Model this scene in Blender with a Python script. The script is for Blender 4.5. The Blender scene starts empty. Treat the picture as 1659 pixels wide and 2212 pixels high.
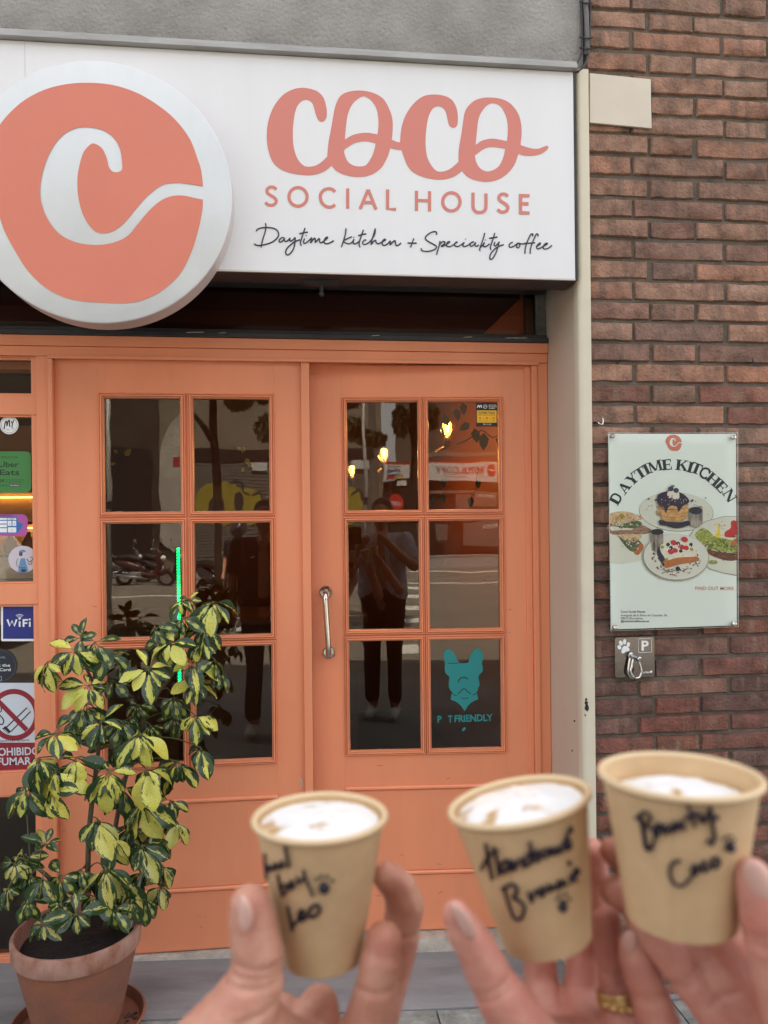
import bpy, bmesh, math, random
from math import sin, cos, pi, radians, sqrt
from mathutils import Vector, Matrix, noise as mnoise
from mathutils.geometry import tessellate_polygon
random.seed(7)
sc = bpy.context.scene
COL = sc.collection
# ------------------------------------------------------------------ camera
F = 1661.0; CX = 829.5; HZ = 1146.0
CAM = Vector((0, -2.35, 1.53))
ROT = Matrix.Rotation(-radians(6.3), 3, 'Z') @ Matrix.Rotation(pi/2, 3, 'X') @ Matrix.Rotation(radians(-0.6), 3, 'Z')
cd = bpy.data.cameras.new('camera'); cam = bpy.data.objects.new('camera', cd); COL.objects.link(cam)
cam.matrix_world = Matrix.Translation(CAM) @ ROT.to_4x4()
cd.sensor_fit = 'VERTICAL'; cd.sensor_height = 36; cd.lens = 36*F/2212; cd.shift_y = 40/2212
cd.clip_start = .05; cd.clip_end = 400
cd.dof.use_dof = True; cd.dof.focus_distance = 2.5; cd.dof.aperture_fstop = cd.lens/3.3
sc.camera = cam
# ------------------------------------------------------------------ light
SUN_EL, SUN_AZ = radians(61), radians(14)
w = bpy.data.worlds.new('World'); sc.world = w; w.use_nodes = True
nt = w.node_tree; bg = nt.nodes['Background']
sky = nt.nodes.new('ShaderNodeTexSky'); sky.sky_type = 'NISHITA'; sky.sun_disc = False
sky.sun_elevation = SUN_EL; sky.sun_rotation = SUN_AZ; sky.air_density = 1.0; sky.dust_density = 3.0; sky.ozone_density = .6
hs = nt.nodes.new('ShaderNodeHueSaturation'); hs.inputs['Saturation'].default_value = .28
nt.links.new(sky.outputs[0], hs.inputs['Color']); nt.links.new(hs.outputs[0], bg.inputs['Color'])
bg.inputs['Strength'].default_value = .13
sd = bpy.data.lights.new('sun', 'SUN'); sd.energy = 4.2; sd.angle = radians(.5); sd.color = (1, .94, .84)
so = bpy.data.objects.new('sun', sd); COL.objects.link(so)
sdir = Vector((sin(SUN_AZ)*cos(SUN_EL), cos(SUN_AZ)*cos(SUN_EL), sin(SUN_EL)))
so.rotation_euler = sdir.to_track_quat('Z', 'Y').to_euler(); so.location = (0, 5, 20)
sc.view_settings.view_transform = 'Standard'; sc.view_settings.look = 'None'
sc.view_settings.exposure = 2.25; sc.view_settings.gamma = 1; sc.view_settings.use_curve_mapping = False
cy = sc.cycles; cy.max_bounces = 7; cy.diffuse_bounces = 3; cy.glossy_bounces = 4; cy.transparent_max_bounces = 16
cy.caustics_reflective = False; cy.caustics_refractive = False; cy.sample_clamp_indirect = 4
cy.use_denoising = True
# ------------------------------------------------------------------ pixel -> place on a real plane
def ray(px, py): return ROT @ Vector(((px-CX)/F, -(py-HZ)/F, -1))
def U(px, py, y=0.0):
    d = ray(px, py); return CAM + d*((y-CAM.y)/d.y)
def at(px, py, dep): return CAM + ray(px, py)*dep
HINGE = Vector((.787, .31, 0)); LA = radians(4); LN = Vector((sin(LA), cos(LA), 0))
HINGE = U(1153, 1250, .31); HINGE.z = 0
def mirror_dir(px, py, right):
    d = ray(px, py); n = LN if right else Vector((0, 1, 0)); p0 = HINGE if right else Vector((0, .31, 0))
    t = (p0-CAM).dot(n)/d.dot(n); P = CAM+d*t; return P, d-2*d.dot(n)*n
def mir(px, py, right, Y=None, Z=None):
    P, r = mirror_dir(px, py, right)
    t = (Y-P.y)/r.y if Y is not None else (Z-P.z)/r.z
    return P+r*t
def lin(c):
    return tuple((v/255/12.92 if v/255 <= .04045 else ((v/255+.055)/1.055)**2.4) for v in c)
# ------------------------------------------------------------------ materials
MATS = {}
def mat(name, col, rough=.6, metal=0, var=0, vscale=8, bump=0, bscale=60, dark=None, spec=.5, sss=0, coat=0, emis=None, stretch=None, rand=False, detail=6):
    if name in MATS: return MATS[name]
    m = bpy.data.materials.new(name); m.use_nodes = True; t = m.node_tree; b = t.nodes['Principled BSDF']
    col = tuple(col)+(1,)
    b.inputs['Base Color'].default_value = col; b.inputs['Roughness'].default_value = rough; b.inputs['Metallic'].default_value = metal
    b.inputs['Specular IOR Level'].default_value = spec
    if sss: b.inputs['Subsurface Weight'].default_value = sss; b.inputs['Subsurface Radius'].default_value = (1, .35, .2); b.inputs['Subsurface Scale'].default_value = .006
    if coat: b.inputs['Coat Weight'].default_value = coat; b.inputs['Coat Roughness'].default_value = .15
    if emis: b.inputs['Emission Color'].default_value = tuple(emis[0])+(1,); b.inputs['Emission Strength'].default_value = emis[1]
    if var or bump:
        tc = t.nodes.new('ShaderNodeTexCoord'); src = tc.outputs['Object']
        if rand:
            oi = t.nodes.new('ShaderNodeObjectInfo'); vm = t.nodes.new('ShaderNodeVectorMath'); vm.operation = 'MULTIPLY_ADD'
            t.links.new(oi.outputs['Random'], vm.inputs[0]); vm.inputs[1].default_value = (13, 7, 29); t.links.new(src, vm.inputs[2]); src = vm.outputs[0]
        if stretch:
            mp = t.nodes.new('ShaderNodeMapping'); mp.inputs['Scale'].default_value = stretch; t.links.new(src, mp.inputs['Vector']); src = mp.outputs[0]
    if var:
        n = t.nodes.new('ShaderNodeTexNoise'); n.inputs['Scale'].default_value = vscale; n.inputs['Detail'].default_value = detail; n.inputs['Roughness'].default_value = .62
        t.links.new(src, n.inputs['Vector'])
        r = t.nodes.new('ShaderNodeValToRGB'); r.color_ramp.elements[0].position = .32; r.color_ramp.elements[1].position = .68
        dk = dark if dark else tuple(c*(1-var) for c in col[:3])
        r.color_ramp.elements[0].color = tuple(dk)+(1,); r.color_ramp.elements[1].color = col
        t.links.new(n.outputs['Fac'], r.inputs['Fac']); t.links.new(r.outputs['Color'], b.inputs['Base Color'])
    if bump:
        n2 = t.nodes.new('ShaderNodeTexNoise'); n2.inputs['Scale'].default_value = bscale; n2.inputs['Detail'].default_value = 5
        t.links.new(src, n2.inputs['Vector']); bp = t.nodes.new('ShaderNodeBump'); bp.inputs['Strength'].default_value = 1; bp.inputs['Distance'].default_value = bump
        t.links.new(n2.outputs['Fac'], bp.inputs['Height']); t.links.new(bp.outputs['Normal'], b.inputs['Normal'])
    MATS[name] = m; return m
def glass(name, tint=(.9, .9, .88), ior=1.5, wob=0):
    if name in MATS: return MATS[name]
    m = bpy.data.materials.new(name); m.use_nodes = True; t = m.node_tree; t.nodes.clear()
    o = t.nodes.new('ShaderNodeOutputMaterial'); mx = t.nodes.new('ShaderNodeMixShader'); tr = t.nodes.new('ShaderNodeBsdfTransparent'); gl = t.nodes.new('ShaderNodeBsdfGlossy')
    fr = t.nodes.new('ShaderNodeFresnel'); fr.inputs['IOR'].default_value = ior; tr.inputs['Color'].default_value = tuple(tint)+(1,); gl.inputs['Roughness'].default_value = .0; gl.inputs['Color'].default_value = (1, .93, .83, 1)
    t.links.new(fr.outputs[0], mx.inputs[0]); t.links.new(tr.outputs[0], mx.inputs[1]); t.links.new(gl.outputs[0], mx.inputs[2]); t.links.new(mx.outputs[0], o.inputs['Surface'])
    if wob:
        tc = t.nodes.new('ShaderNodeTexCoord'); n = t.nodes.new('ShaderNodeTexNoise'); n.inputs['Scale'].default_value = 3.5; n.inputs['Detail'].default_value = 1
        bp = t.nodes.new('ShaderNodeBump'); bp.inputs['Distance'].default_value = wob; t.links.new(tc.outputs['Object'], n.inputs['Vector'])
        t.links.new(n.outputs['Fac'], bp.inputs['Height']); t.links.new(bp.outputs['Normal'], gl.inputs['Normal']); t.links.new(bp.outputs['Normal'], fr.inputs['Normal'])
    MATS[name] = m; return m
def flat(name, rgb, rough=.5): return mat(name, lin(rgb), rough)
# ------------------------------------------------------------------ mesh building
class MB:
    def __init__(s): s.v = []; s.f = []; s.m = []; s.mats = []
    def mi(s, m):
        if m not in s.mats: s.mats.append(m)
        return s.mats.index(m)
    def add(s, vs, fs, m=None):
        b = len(s.v); s.v += [Vector(v) for v in vs]; s.f += [tuple(i+b for i in f) for f in fs]
        s.m += [s.mi(m) if m else 0]*len(fs)
    def box(s, x0, x1, y0, y1, z0, z1, m=None, bev=0):
        if bev:
            bm = bmesh.new(); bmesh.ops.create_cube(bm, size=1)
            for v in bm.verts: v.co = Vector(((x0+x1)/2+v.co.x*(x1-x0), (y0+y1)/2+v.co.y*(y1-y0), (z0+z1)/2+v.co.z*(z1-z0)))
            bmesh.ops.bevel(bm, geom=list(bm.edges), offset=bev, segments=2, affect='EDGES', profile=.7)
            bm.verts.ensure_lookup_table(); s.add([v.co.copy() for v in bm.verts], [[v.index for v in f.verts] for f in bm.faces], m); bm.free(); return
        s.add([(x0,y0,z0),(x1,y0,z0),(x1,y1,z0),(x0,y1,z0),(x0,y0,z1),(x1,y0,z1),(x1,y1,z1),(x0,y1,z1)],
              [(0,3,2,1),(4,5,6,7),(0,1,5,4),(1,2,6,5),(2,3,7,6),(3,0,4,7)], m)
    def tube(s, pts, r, n=8, m=None, cap=True, closed=False, flatten=1):
        pts = [Vector(p) for p in pts]; N = len(pts); rs = r if isinstance(r, (list, tuple)) else [r]*N
        up = Vector((0, 0, 1)); rings = []; prev = None
        for i, p in enumerate(pts):
            if closed: d = pts[(i+1) % N]-pts[i-1]
            else: d = pts[min(i+1, N-1)]-pts[max(i-1, 0)]
            if d.length < 1e-9: d = Vector((1, 0, 0))
            d.normalize()
            if prev is None: a = d.orthogonal().normalized()
            else:
                a = prev-d*prev.dot(d)
                a = a.normalized() if a.length > 1e-6 else d.orthogonal().normalized()
            prev = a; b = d.cross(a)
            rings.append([p+(a*cos(2*pi*k/n)+b*sin(2*pi*k/n))*rs[i] for k in range(n)])
        vs = [v for g in rings for v in g]; fs = []
        M = N if closed else N-1
        for i in range(M):
            j = (i+1) % N
            for k in range(n): fs.append((i*n+k, i*n+(k+1) % n, j*n+(k+1) % n, j*n+k))
        if cap and not closed: fs.append(tuple(range(n-1, -1, -1))); fs.append(tuple((N-1)*n+k for k in range(n)))
        s.add(vs, fs, m)
    def lathe(s, prof, c=(0,0,0), ax=(0,0,1), n=32, m=None):
        c = Vector(c); q = Vector((0,0,1)).rotation_difference(Vector(ax).normalized()); vs = []; fs = []
        for (r, z) in prof:
            for k in range(n): vs.append(c+q @ Vector((r*cos(2*pi*k/n), r*sin(2*pi*k/n), z)))
        for i in range(len(prof)-1):
            for k in range(n): fs.append((i*n+k, i*n+(k+1) % n, (i+1)*n+(k+1) % n, (i+1)*n+k))
        if prof[0][0] > 1e-6: fs.append(tuple(range(n-1, -1, -1)))
        if prof[-1][0] > 1e-6: fs.append(tuple((len(prof)-1)*n+k for k in range(n)))
        s.add(vs, fs, m)
    def sphere(s, c, r, m=None, seg=12, ring=8, sc3=(1,1,1)):
        vs = []; fs = []; c = Vector(c)
        for i in range(ring+1):
            th = pi*i/ring
            for k in range(seg): vs.append(c+Vector((r*sin(th)*cos(2*pi*k/seg)*sc3[0], r*sin(th)*sin(2*pi*k/seg)*sc3[1], r*cos(th)*sc3[2])))
        for i in range(ring):
            for k in range(seg): fs.append((i*seg+k, (i+1)*seg+k, (i+1)*seg+(k+1) % seg, i*seg+(k+1) % seg))
        s.add(vs, fs, m)
    def build(s, name, m=None, parent=None, smooth=False, loc=None):
        me = bpy.data.meshes.new(name)
        vs = s.v if loc is None else [v-Vector(loc) for v in s.v]
        me.from_pydata([tuple(v) for v in vs], [], s.f)
        if s.mats:
            for x in s.mats: me.materials.append(x)
            me.polygons.foreach_set('material_index', s.m)
        elif m: me.materials.append(m)
        if smooth: me.polygons.foreach_set('use_smooth', [True]*len(me.polygons))
        me.update(); return link(name, me, parent, loc)
def link(name, me, parent=None, loc=None):
    o = bpy.data.objects.new(name, me); COL.objects.link(o)
    if loc is not None: o.location = loc
    if parent is not None: o.parent = parent
    return o
def tag(o, label=None, cat=None, group=None, kind=None):
    if label: o['label'] = label
    if cat: o['category'] = cat
    if group: o['group'] = group
    if kind: o['kind'] = kind
    return o
def thing(name, label, cat, loc=(0,0,0), group=None, rz=0):
    o = bpy.data.objects.new(name, None); COL.objects.link(o); o.location = loc; o.rotation_euler = (0,0,rz); o.empty_display_size = .05
    return tag(o, label, cat, group)
def smooth_by_angle(o, deg=35):
    me = o.data; me.polygons.foreach_set('use_smooth', [True]*len(me.polygons)); me.set_sharp_from_angle(angle=radians(deg)); return o
def bevelmod(o, wd=.002, seg=2):
    b = o.modifiers.new('bevel', 'BEVEL'); b.width = wd; b.segments = seg; b.limit_method = 'ANGLE'; b.angle_limit = radians(40); return o
def crom(P, k=6, closed=False):
    P = [Vector(p) for p in P]; out = []; n = len(P)
    for i in range(n if closed else n-1):
        g = (lambda j: P[j % n]) if closed else (lambda j: P[max(0, min(n-1, j))])
        p0, p1, p2, p3 = g(i-1), g(i), g(i+1), g(i+2)
        if (p2-p1).length < 1e-9: continue
        if (p1-p0).length < 1e-9: p0 = p1
        if (p3-p2).length < 1e-9: p3 = p2
        for t in range(k):
            u = t/k
            out.append(.5*((2*p1)+(p2-p0)*u+(2*p0-5*p1+4*p2-p3)*u*u+(3*p1-p0-3*p2+p3)*u**3))
    if not closed: out.append(P[-1])
    return out
# flat lettering and printing, each layer a little proud of the one below
_TX = {}
def glyphs(s, bold=0):
    k = (s, bold)
    if k in _TX: return _TX[k]
    cu = bpy.data.curves.new('t', 'FONT'); cu.body = s; cu.size = 1; cu.offset = bold; cu.resolution_u = 3; cu.fill_mode = 'FRONT'
    o = bpy.data.objects.new('t', cu); COL.objects.link(o)
    dg = bpy.context.evaluated_depsgraph_get(); me = bpy.data.meshes.new_from_object(o.evaluated_get(dg))
    r = ([(v.co.x, v.co.y) for v in me.vertices], [tuple(p.vertices) for p in me.polygons])
    bpy.data.objects.remove(o); bpy.data.meshes.remove(me); bpy.data.curves.remove(cu)
    _TX[k] = r; return r
class Print:
    """flat artwork; pm(x, y, lift) puts artwork coordinates on a real surface"""
    def __init__(s, pm, step=.00025): s.mb = MB(); s.pm = pm; s.l = step; s.step = step
    def poly(s, outer, m, holes=(), up=True):
        loops = [[Vector((p[0], p[1], 0)) for p in outer]]+[[Vector((p[0], p[1], 0)) for p in h] for h in holes]
        tris = tessellate_polygon(loops); pts = [p for l in loops for p in l]
        vs = [s.pm(p.x, p.y, s.l) for p in pts]; fs = []
        for t in tris:
            a, b, c = (pts[i] for i in t)
            cr = (b-a).cross(c-a).z
            if abs(cr) < 1e-9: continue
            fs.append(tuple(t) if cr < 0 else tuple(reversed(t)))
        s.mb.add(vs, fs, m)
        if up: s.l += s.step
    def curve(s, outer, m, holes=(), k=5):
        s.poly([(p.x, p.y) for p in crom([(a, b, 0) for a, b in outer], k, True)], m, [[(p.x, p.y) for p in crom([(a, b, 0) for a, b in h], k, True)] for h in holes])
    def ell(s, cx, cy_, rx, ry=None, m=None, a=0, n=32, hole=None, up=True):
        ry = ry or rx
        P = [(cx+rx*cos(t)*cos(a)-ry*sin(t)*sin(a), cy_+rx*cos(t)*sin(a)+ry*sin(t)*cos(a)) for t in (2*pi*i/n for i in range(n))]
        H = [[(cx+(x-cx)*hole, cy_+(y-cy_)*hole) for x, y in P]] if hole else []
        s.poly(P, m, H, up)
    def rect(s, x0, y0, x1, y1, m, r=0, up=True):
        if not r: return s.poly([(x0,y0),(x1,y0),(x1,y1),(x0,y1)], m, up=up)
        P = []
        for (cx, cy_, a0) in ((x1-r, y0+r, -90), (x1-r, y1-r, 0), (x0+r, y1-r, 90), (x0+r, y0+r, 180)):
            for k in range(7): a = radians(a0+15*k); P.append((cx+r*cos(a), cy_+r*sin(a)))
        s.poly(P, m, up=up)
    def stroke(s, pts, wd, m, k=5, closed=False, sm=True):
        P = crom([(a, b, 0) for a, b in pts], k, closed) if sm else [Vector((a, b, 0)) for a, b in pts]
        n = len(P); L = []; Rr = []
        for i, p in enumerate(P):
            d = (P[(i+1) % n]-P[i-1]) if closed else (P[min(i+1, n-1)]-P[max(i-1, 0)])
            if d.length < 1e-9: d = Vector((1,0,0))
            d.normalize(); o = Vector((-d.y, d.x, 0))*(wd/2); L.append(p+o); Rr.append(p-o)
        vs = [s.pm(p.x, p.y, s.l) for p in L]+[s.pm(p.x, p.y, s.l) for p in Rr]; fs = []
        for i in range(n if closed else n-1): j = (i+1) % n; fs.append((i, j, n+j, n+i))
        s.mb.add(vs, fs, m); s.l += s.step*.3
    def text(s, t, x, y, h, m, wd=None, bold=0, ang=0, center=False):
        vs, fs = glyphs(t, bold)
        if not vs: return
        hv, _ = glyphs('H'); H = max(v[1] for v in hv)
        x0 = min(v[0] for v in vs); x1 = max(v[0] for v in vs); k = h/H; kx = k if wd is None else wd/(x1-x0)
        ca, sa = cos(ang), sin(ang); ox = (x1+x0)/2 if center else x0
        P = []
        for a, b in vs:
            u = (a-ox)*kx; v = -b*k; P.append(s.pm(x+u*ca-v*sa, y+u*sa+v*ca, s.l))
        s.mb.add(P, fs, m); s.l += s.step
    def build(s, name, parent=None): return s.mb.build(name, None, parent)
def plane_pm(Y):
    return lambda x, y, l: (lambda p: Vector((p.x, Y-l, p.z)))(U(x, y, Y))
# colours
ORANGE = mat('coral_orange_paint', (.88, .315, .16), .36, var=.15, vscale=3, bump=.0006, bscale=40, stretch=(1, 1, .25), spec=.4)
ORANGE_D = mat('coral_orange_moulding_paint', (.88, .315, .155), .36, var=.08, vscale=6, bump=.0004, bscale=90, spec=.5)
WHITE = mat('sign_white_vinyl', (.74, .74, .745), .28, var=.035, vscale=3, stretch=(3, 1, .25))
CORAL = mat('coral_vinyl', lin((206, 124, 110)), .4, var=.05, vscale=3)
CORAL2 = mat('coral_face_vinyl', lin((212, 122, 100)), .4, var=.05, vscale=3)
NAVY = flat('navy_vinyl', (50, 54, 70)); STEEL = mat('polished_steel', (.62, .6, .57), .12, 1); STEELB = mat('brushed_steel', (.17, .155, .15), .13, 1, bump=.0002, bscale=200)
CREAM = mat('cream_painted_metal', (.66, .60, .46), .45, var=.10, vscale=5)
BEIGE = mat('beige_painted_metal', (.58, .50, .40), .4, var=.08, vscale=2.5)
MORTAR = mat('grey_brown_mortar', (.165, .135, .105), .95, var=.5, vscale=14, bump=.004, bscale=120)
CONC = mat('rough_grey_concrete', (.36, .345, .325), .93, var=.42, vscale=3.5, bump=.006, bscale=90)
DARKM = mat('dark_grey_metal', (.035, .038, .045), .45, var=.5, vscale=12)
BLACK = mat('black_rubber', (.012, .012, .013), .6); BLK = flat('black_ink', (24, 26, 34)); PW = flat('print_white', (236, 238, 238))
GLASS = glass('pane_glass', (.86, .84, .80), 1.53, wob=.0008)
CLEAR = glass('acrylic_sheet', (.98, .99, .98), 1.14)
SLATE = mat('blue_grey_slate', (.285, .285, .285), .75, var=.42, vscale=5, bump=.002, bscale=60, stretch=(.4, 1.6, 1), rand=True)
KERBST = mat('green_grey_granite', (.33, .33, .29), .9, var=.5, vscale=18, bump=.006, bscale=60, rand=True)

# ================================================================== SETTING
def gz(x): return .080-.0389*(max(-3, min(3, x))-.07)
pav = MB()
xs = [-14, -3, 3, 14]
def sheet(mb, x0, x1, y0, y1, dz, n=1, m=None):
    X = sorted({x0, x1}|{x for x in xs if x0 < x < x1})
    for a, b in zip(X, X[1:]):
        mb.add([(a,y0,gz(a)+dz),(b,y0,gz(b)+dz),(b,y1,gz(b)+dz),(a,y1,gz(a)+dz)], [(0,1,2,3)], m)
sheet(pav, -14, 14, -4.6, .36, -.012)
PAV = mat('pavement_concrete', (.24, .235, .22), .9, var=.3, vscale=2.5, bump=.002, bscale=80)
pavement = tag(pav.build('pavement', PAV), 'pavement in front of the shop', None, kind='structure')
JY = -.03
def slab(x0, x1, y0, y1, m, seed, rough=.0):
    random.seed(seed); g = .003; b = MB(); nx = 8; top = []; 
    P = [(x0+g+(x1-x0-2*g)*i/nx, y0+g+random.uniform(-rough, rough)) for i in range(nx+1)]+[(x1-g-(x1-x0-2*g)*i/nx, y1-g+random.uniform(-rough, rough)*.5) for i in range(nx+1)]
    vs = [(x, y, gz(x)) for x, y in P]; lo = [(x, y, gz(x)-.03) for x, y in P]; n = len(P)
    b.add(vs+lo, [tuple(range(n))]+[(i, n+i, n+(i+1) % n, (i+1) % n) for i in range(n)])
    o = b.build('paving_slab', m, pavement); return o
SX = (-2.6, -1.35, -.12, 1.14, 2.6)
for i in range(4): slab(SX[i], SX[i+1], JY, .31, SLATE, i, .002)
for i in range(7): slab(-2.6+i*.75, -1.85+i*.75, JY-.42, JY-.004, KERBST, 30+i, .006)
for j in range(3):
    for i in range(9): slab(-2.7+i*.6, -2.1+i*.6, JY-.43-.6*(j+1), JY-.43-.6*j, PAV, 60+i+10*j, .001)
rd = MB(); rd.box(-60, 60, -30, -4.6, -.6, -.03)
ASPH = mat('sunlit_asphalt', (.19, .172, .14), .9, var=.2, vscale=.6, bump=.004, bscale=40)
tag(rd.build('road', ASPH), 'asphalt road seen mirrored in the door panes', None, kind='structure')
PAINT = mat('road_paint', (.7, .69, .64), .8, var=.2, vscale=4)
mk = MB()
def quad_on_road(P): mk.add([(p.x, p.y, -.026) for p in P], [(0,1,2,3)])
for k, y in enumerate((1266, 1282, 1306, 1334, 1394)):   # zebra bars beyond the photographer
    h = (5, 7, 9, 12, 18)[k]
    quad_on_road([mir(868, y+h, True, Z=-.026), mir(908, y+h, True, Z=-.026), mir(905, y, True, Z=-.026), mir(868, y, True, Z=-.026)])
for (a, b) in (((750, 1257), (1085, 1257)), ((750, 1228), (1085, 1232)), ((230, 1290), (395, 1283)), ((420, 1345), (585, 1335))):
    rr = a[0] > 700
    quad_on_road([mir(a[0], a[1]+2, rr, Z=-.026), mir(b[0], b[1]+2, rr, Z=-.026), mir(*b, rr, Z=-.026), mir(*a, rr, Z=-.026)])
tag(mk.build('road_marking', PAINT), 'white painted lines and zebra bars on the road', None, kind='structure')
gr = MB(); gr.box(-150, 150, -160, 60, -2, -.62); tag(gr.build('ground', PAV), 'ground sheet under the street', None, kind='structure')
fp = MB(); fp.box(-60, -.2, -30, -22.6, -.6, .09, None); fp.box(.0, 60, -60, -39.4, -.6, .09); fp.box(0, 60, -39.4, -30, -.6, -.034)
tag(fp.build('far_pavement', PAV), 'far pavement across the road', None, kind='structure')

# ---- facade: the building over the shop
XL = -3.2; XB = .922
LINZ = 2.955
bld = thing('shop_building', 'brick and concrete building that holds the coral shop front', 'building')
up = MB(); up.box(-9, 9, .0, 8, 3.9, 11.5); up.box(-9, XL, .0, 8, 0, 3.9); up.box(2.45, 9, .014, 8, 0, 3.9); up.box(XL, 2.45, 5.2, 8, -.5, 3.9)
up.build('upper_wall', CONC, bld)
lt = MB(); nx, nz = 60, 16
x1 = .905
for i in range(nx+1):
    for j in range(nz+1):
        x = XL+(x1-XL)*i/nx; z = 2.985+(3.9-2.985)*j/nz
        yy = -.012+.006*mnoise.noise(Vector((x*2.1, z*2.1, 3)))+.003*mnoise.noise(Vector((x*11, z*11, 1)))+(.012 if j == 0 else 0)
        lt.v.append(Vector((x, yy, z+(.006*mnoise.noise(Vector((x*9, 0, 5))) if j == 0 else 0))))
lt.f += [(i*(nz+1)+j, (i+1)*(nz+1)+j, (i+1)*(nz+1)+j+1, i*(nz+1)+j+1) for i in range(nx) for j in range(nz)]; lt.m += [0]*(nx*nz)
lt.add([(XL, .0, 2.985), (x1, 0, 2.985), (x1, .31, 2.985), (XL, .31, 2.985)], [(3, 2, 1, 0)])
lt.add([(x1, -.012, 2.985), (x1, .06, 2.985), (x1, .06, 3.9), (x1, -.012, 3.9)], [(0, 1, 2, 3)])
smooth_by_angle(lt.build('concrete_lintel', CONC, bld), 50)

# ---- brick wall, every brick its own part
wall = tag(MB().build('brick_wall'), 'weathered brown brick wall to the right of the shop front', 'brick wall')
mo = MB(); mo.box(XB-.006, 2.45, .007, .35, -.02, 3.9); mo.build('mortar', MORTAR, wall)
def brick_material():
    m = bpy.data.materials.new('weathered_brick'); m.use_nodes = True; t = m.node_tree; b = t.nodes['Principled BSDF']; N = t.nodes.new; L = t.links.new
    tc = N('ShaderNodeTexCoord'); oi = N('ShaderNodeObjectInfo'); vm = N('ShaderNodeVectorMath'); vm.operation = 'MULTIPLY_ADD'
    L(oi.outputs['Random'], vm.inputs[0]); vm.inputs[1].default_value = (31, 17, 23); L(tc.outputs['Object'], vm.inputs[2])
    n1 = N('ShaderNodeTexNoise'); n1.inputs['Scale'].default_value = 16; n1.inputs['Detail'].default_value = 6; n1.inputs['Roughness'].default_value = .65; L(vm.outputs[0], n1.inputs['Vector'])
    mp = N('ShaderNodeMapping'); mp.inputs['Scale'].default_value = (38, 20, 5); L(vm.outputs[0], mp.inputs['Vector'])
    n2 = N('ShaderNodeTexNoise'); n2.inputs['Scale'].default_value = 1; n2.inputs['Detail'].default_value = 4; L(mp.outputs[0], n2.inputs['Vector'])
    vo = N('ShaderNodeTexVoronoi'); vo.inputs['Scale'].default_value = 95; L(vm.outputs[0], vo.inputs['Vector'])
    r1 = N('ShaderNodeMapRange'); r1.inputs[1].default_value = .3; r1.inputs[2].default_value = .72; r1.inputs[3].default_value = .45; r1.inputs[4].default_value = 1.5; L(n1.outputs['Fac'], r1.inputs[0])
    mx = N('ShaderNodeMix'); mx.data_type = 'RGBA'; mx.blend_type = 'MULTIPLY'; mx.inputs['Factor'].default_value = 1; L(oi.outputs['Color'], mx.inputs['A']); L(r1.outputs[0], mx.inputs['B'])
    r2 = N('ShaderNodeMapRange'); r2.inputs[1].default_value = .5; r2.inputs[2].default_value = .72; r2.inputs[3].default_value = 0; r2.inputs[4].default_value = .72; L(n2.outputs['Fac'], r2.inputs[0])
    m2 = N('ShaderNodeMix'); m2.data_type = 'RGBA'; L(r2.outputs[0], m2.inputs['Factor']); L(mx.outputs['Result'], m2.inputs['A'])
    n3 = N('ShaderNodeTexNoise'); n3.inputs['Scale'].default_value = 5; L(vm.outputs[0], n3.inputs['Vector'])
    cr = N('ShaderNodeValToRGB'); cr.color_ramp.elements[0].color = (.10, .07, .06, 1); cr.color_ramp.elements[0].position = .45; cr.color_ramp.elements[1].color = (.28, .18, .12, 1); cr.color_ramp.elements[1].position = .58
    L(n3.outputs['Fac'], cr.inputs['Fac']); L(cr.outputs['Color'], m2.inputs['B'])
    r3 = N('ShaderNodeMapRange'); r3.inputs[1].default_value = .05; r3.inputs[2].default_value = .22; r3.inputs[3].default_value = .25; r3.inputs[4].default_value = 1; L(vo.outputs['Distance'], r3.inputs[0])
    nk = N('ShaderNodeTexNoise'); nk.inputs['Scale'].default_value = 22; L(vm.outputs[0], nk.inputs['Vector'])
    rk = N('ShaderNodeMapRange'); rk.inputs[1].default_value = .5; rk.inputs[2].default_value = .6; L(nk.outputs['Fac'], rk.inputs[0])
    m3 = N('ShaderNodeMix'); m3.data_type = 'RGBA'; m3.blend_type = 'MULTIPLY'; L(rk.outputs[0], m3.inputs['Factor']); L(m2.outputs['Result'], m3.inputs['A']); L(r3.outputs[0], m3.inputs['B'])
    L(m3.outputs['Result'], b.inputs['Base Color']); b.inputs['Roughness'].default_value = .88
    nb = N('ShaderNodeTexNoise'); nb.inputs['Scale'].default_value = 110; nb.inputs['Detail'].default_value = 5; L(vm.outputs[0], nb.inputs['Vector'])
    ad = N('ShaderNodeMath'); ad.operation = 'ADD'; L(nb.outputs['Fac'], ad.inputs[0]); L(n1.outputs['Fac'], ad.inputs[1])
    bp = N('ShaderNodeBump'); bp.inputs['Distance'].default_value = .006; L(ad.outputs[0], bp.inputs['Height']); L(bp.outputs['Normal'], b.inputs['Normal'])
    return m
BRICK = brick_material()
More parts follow.
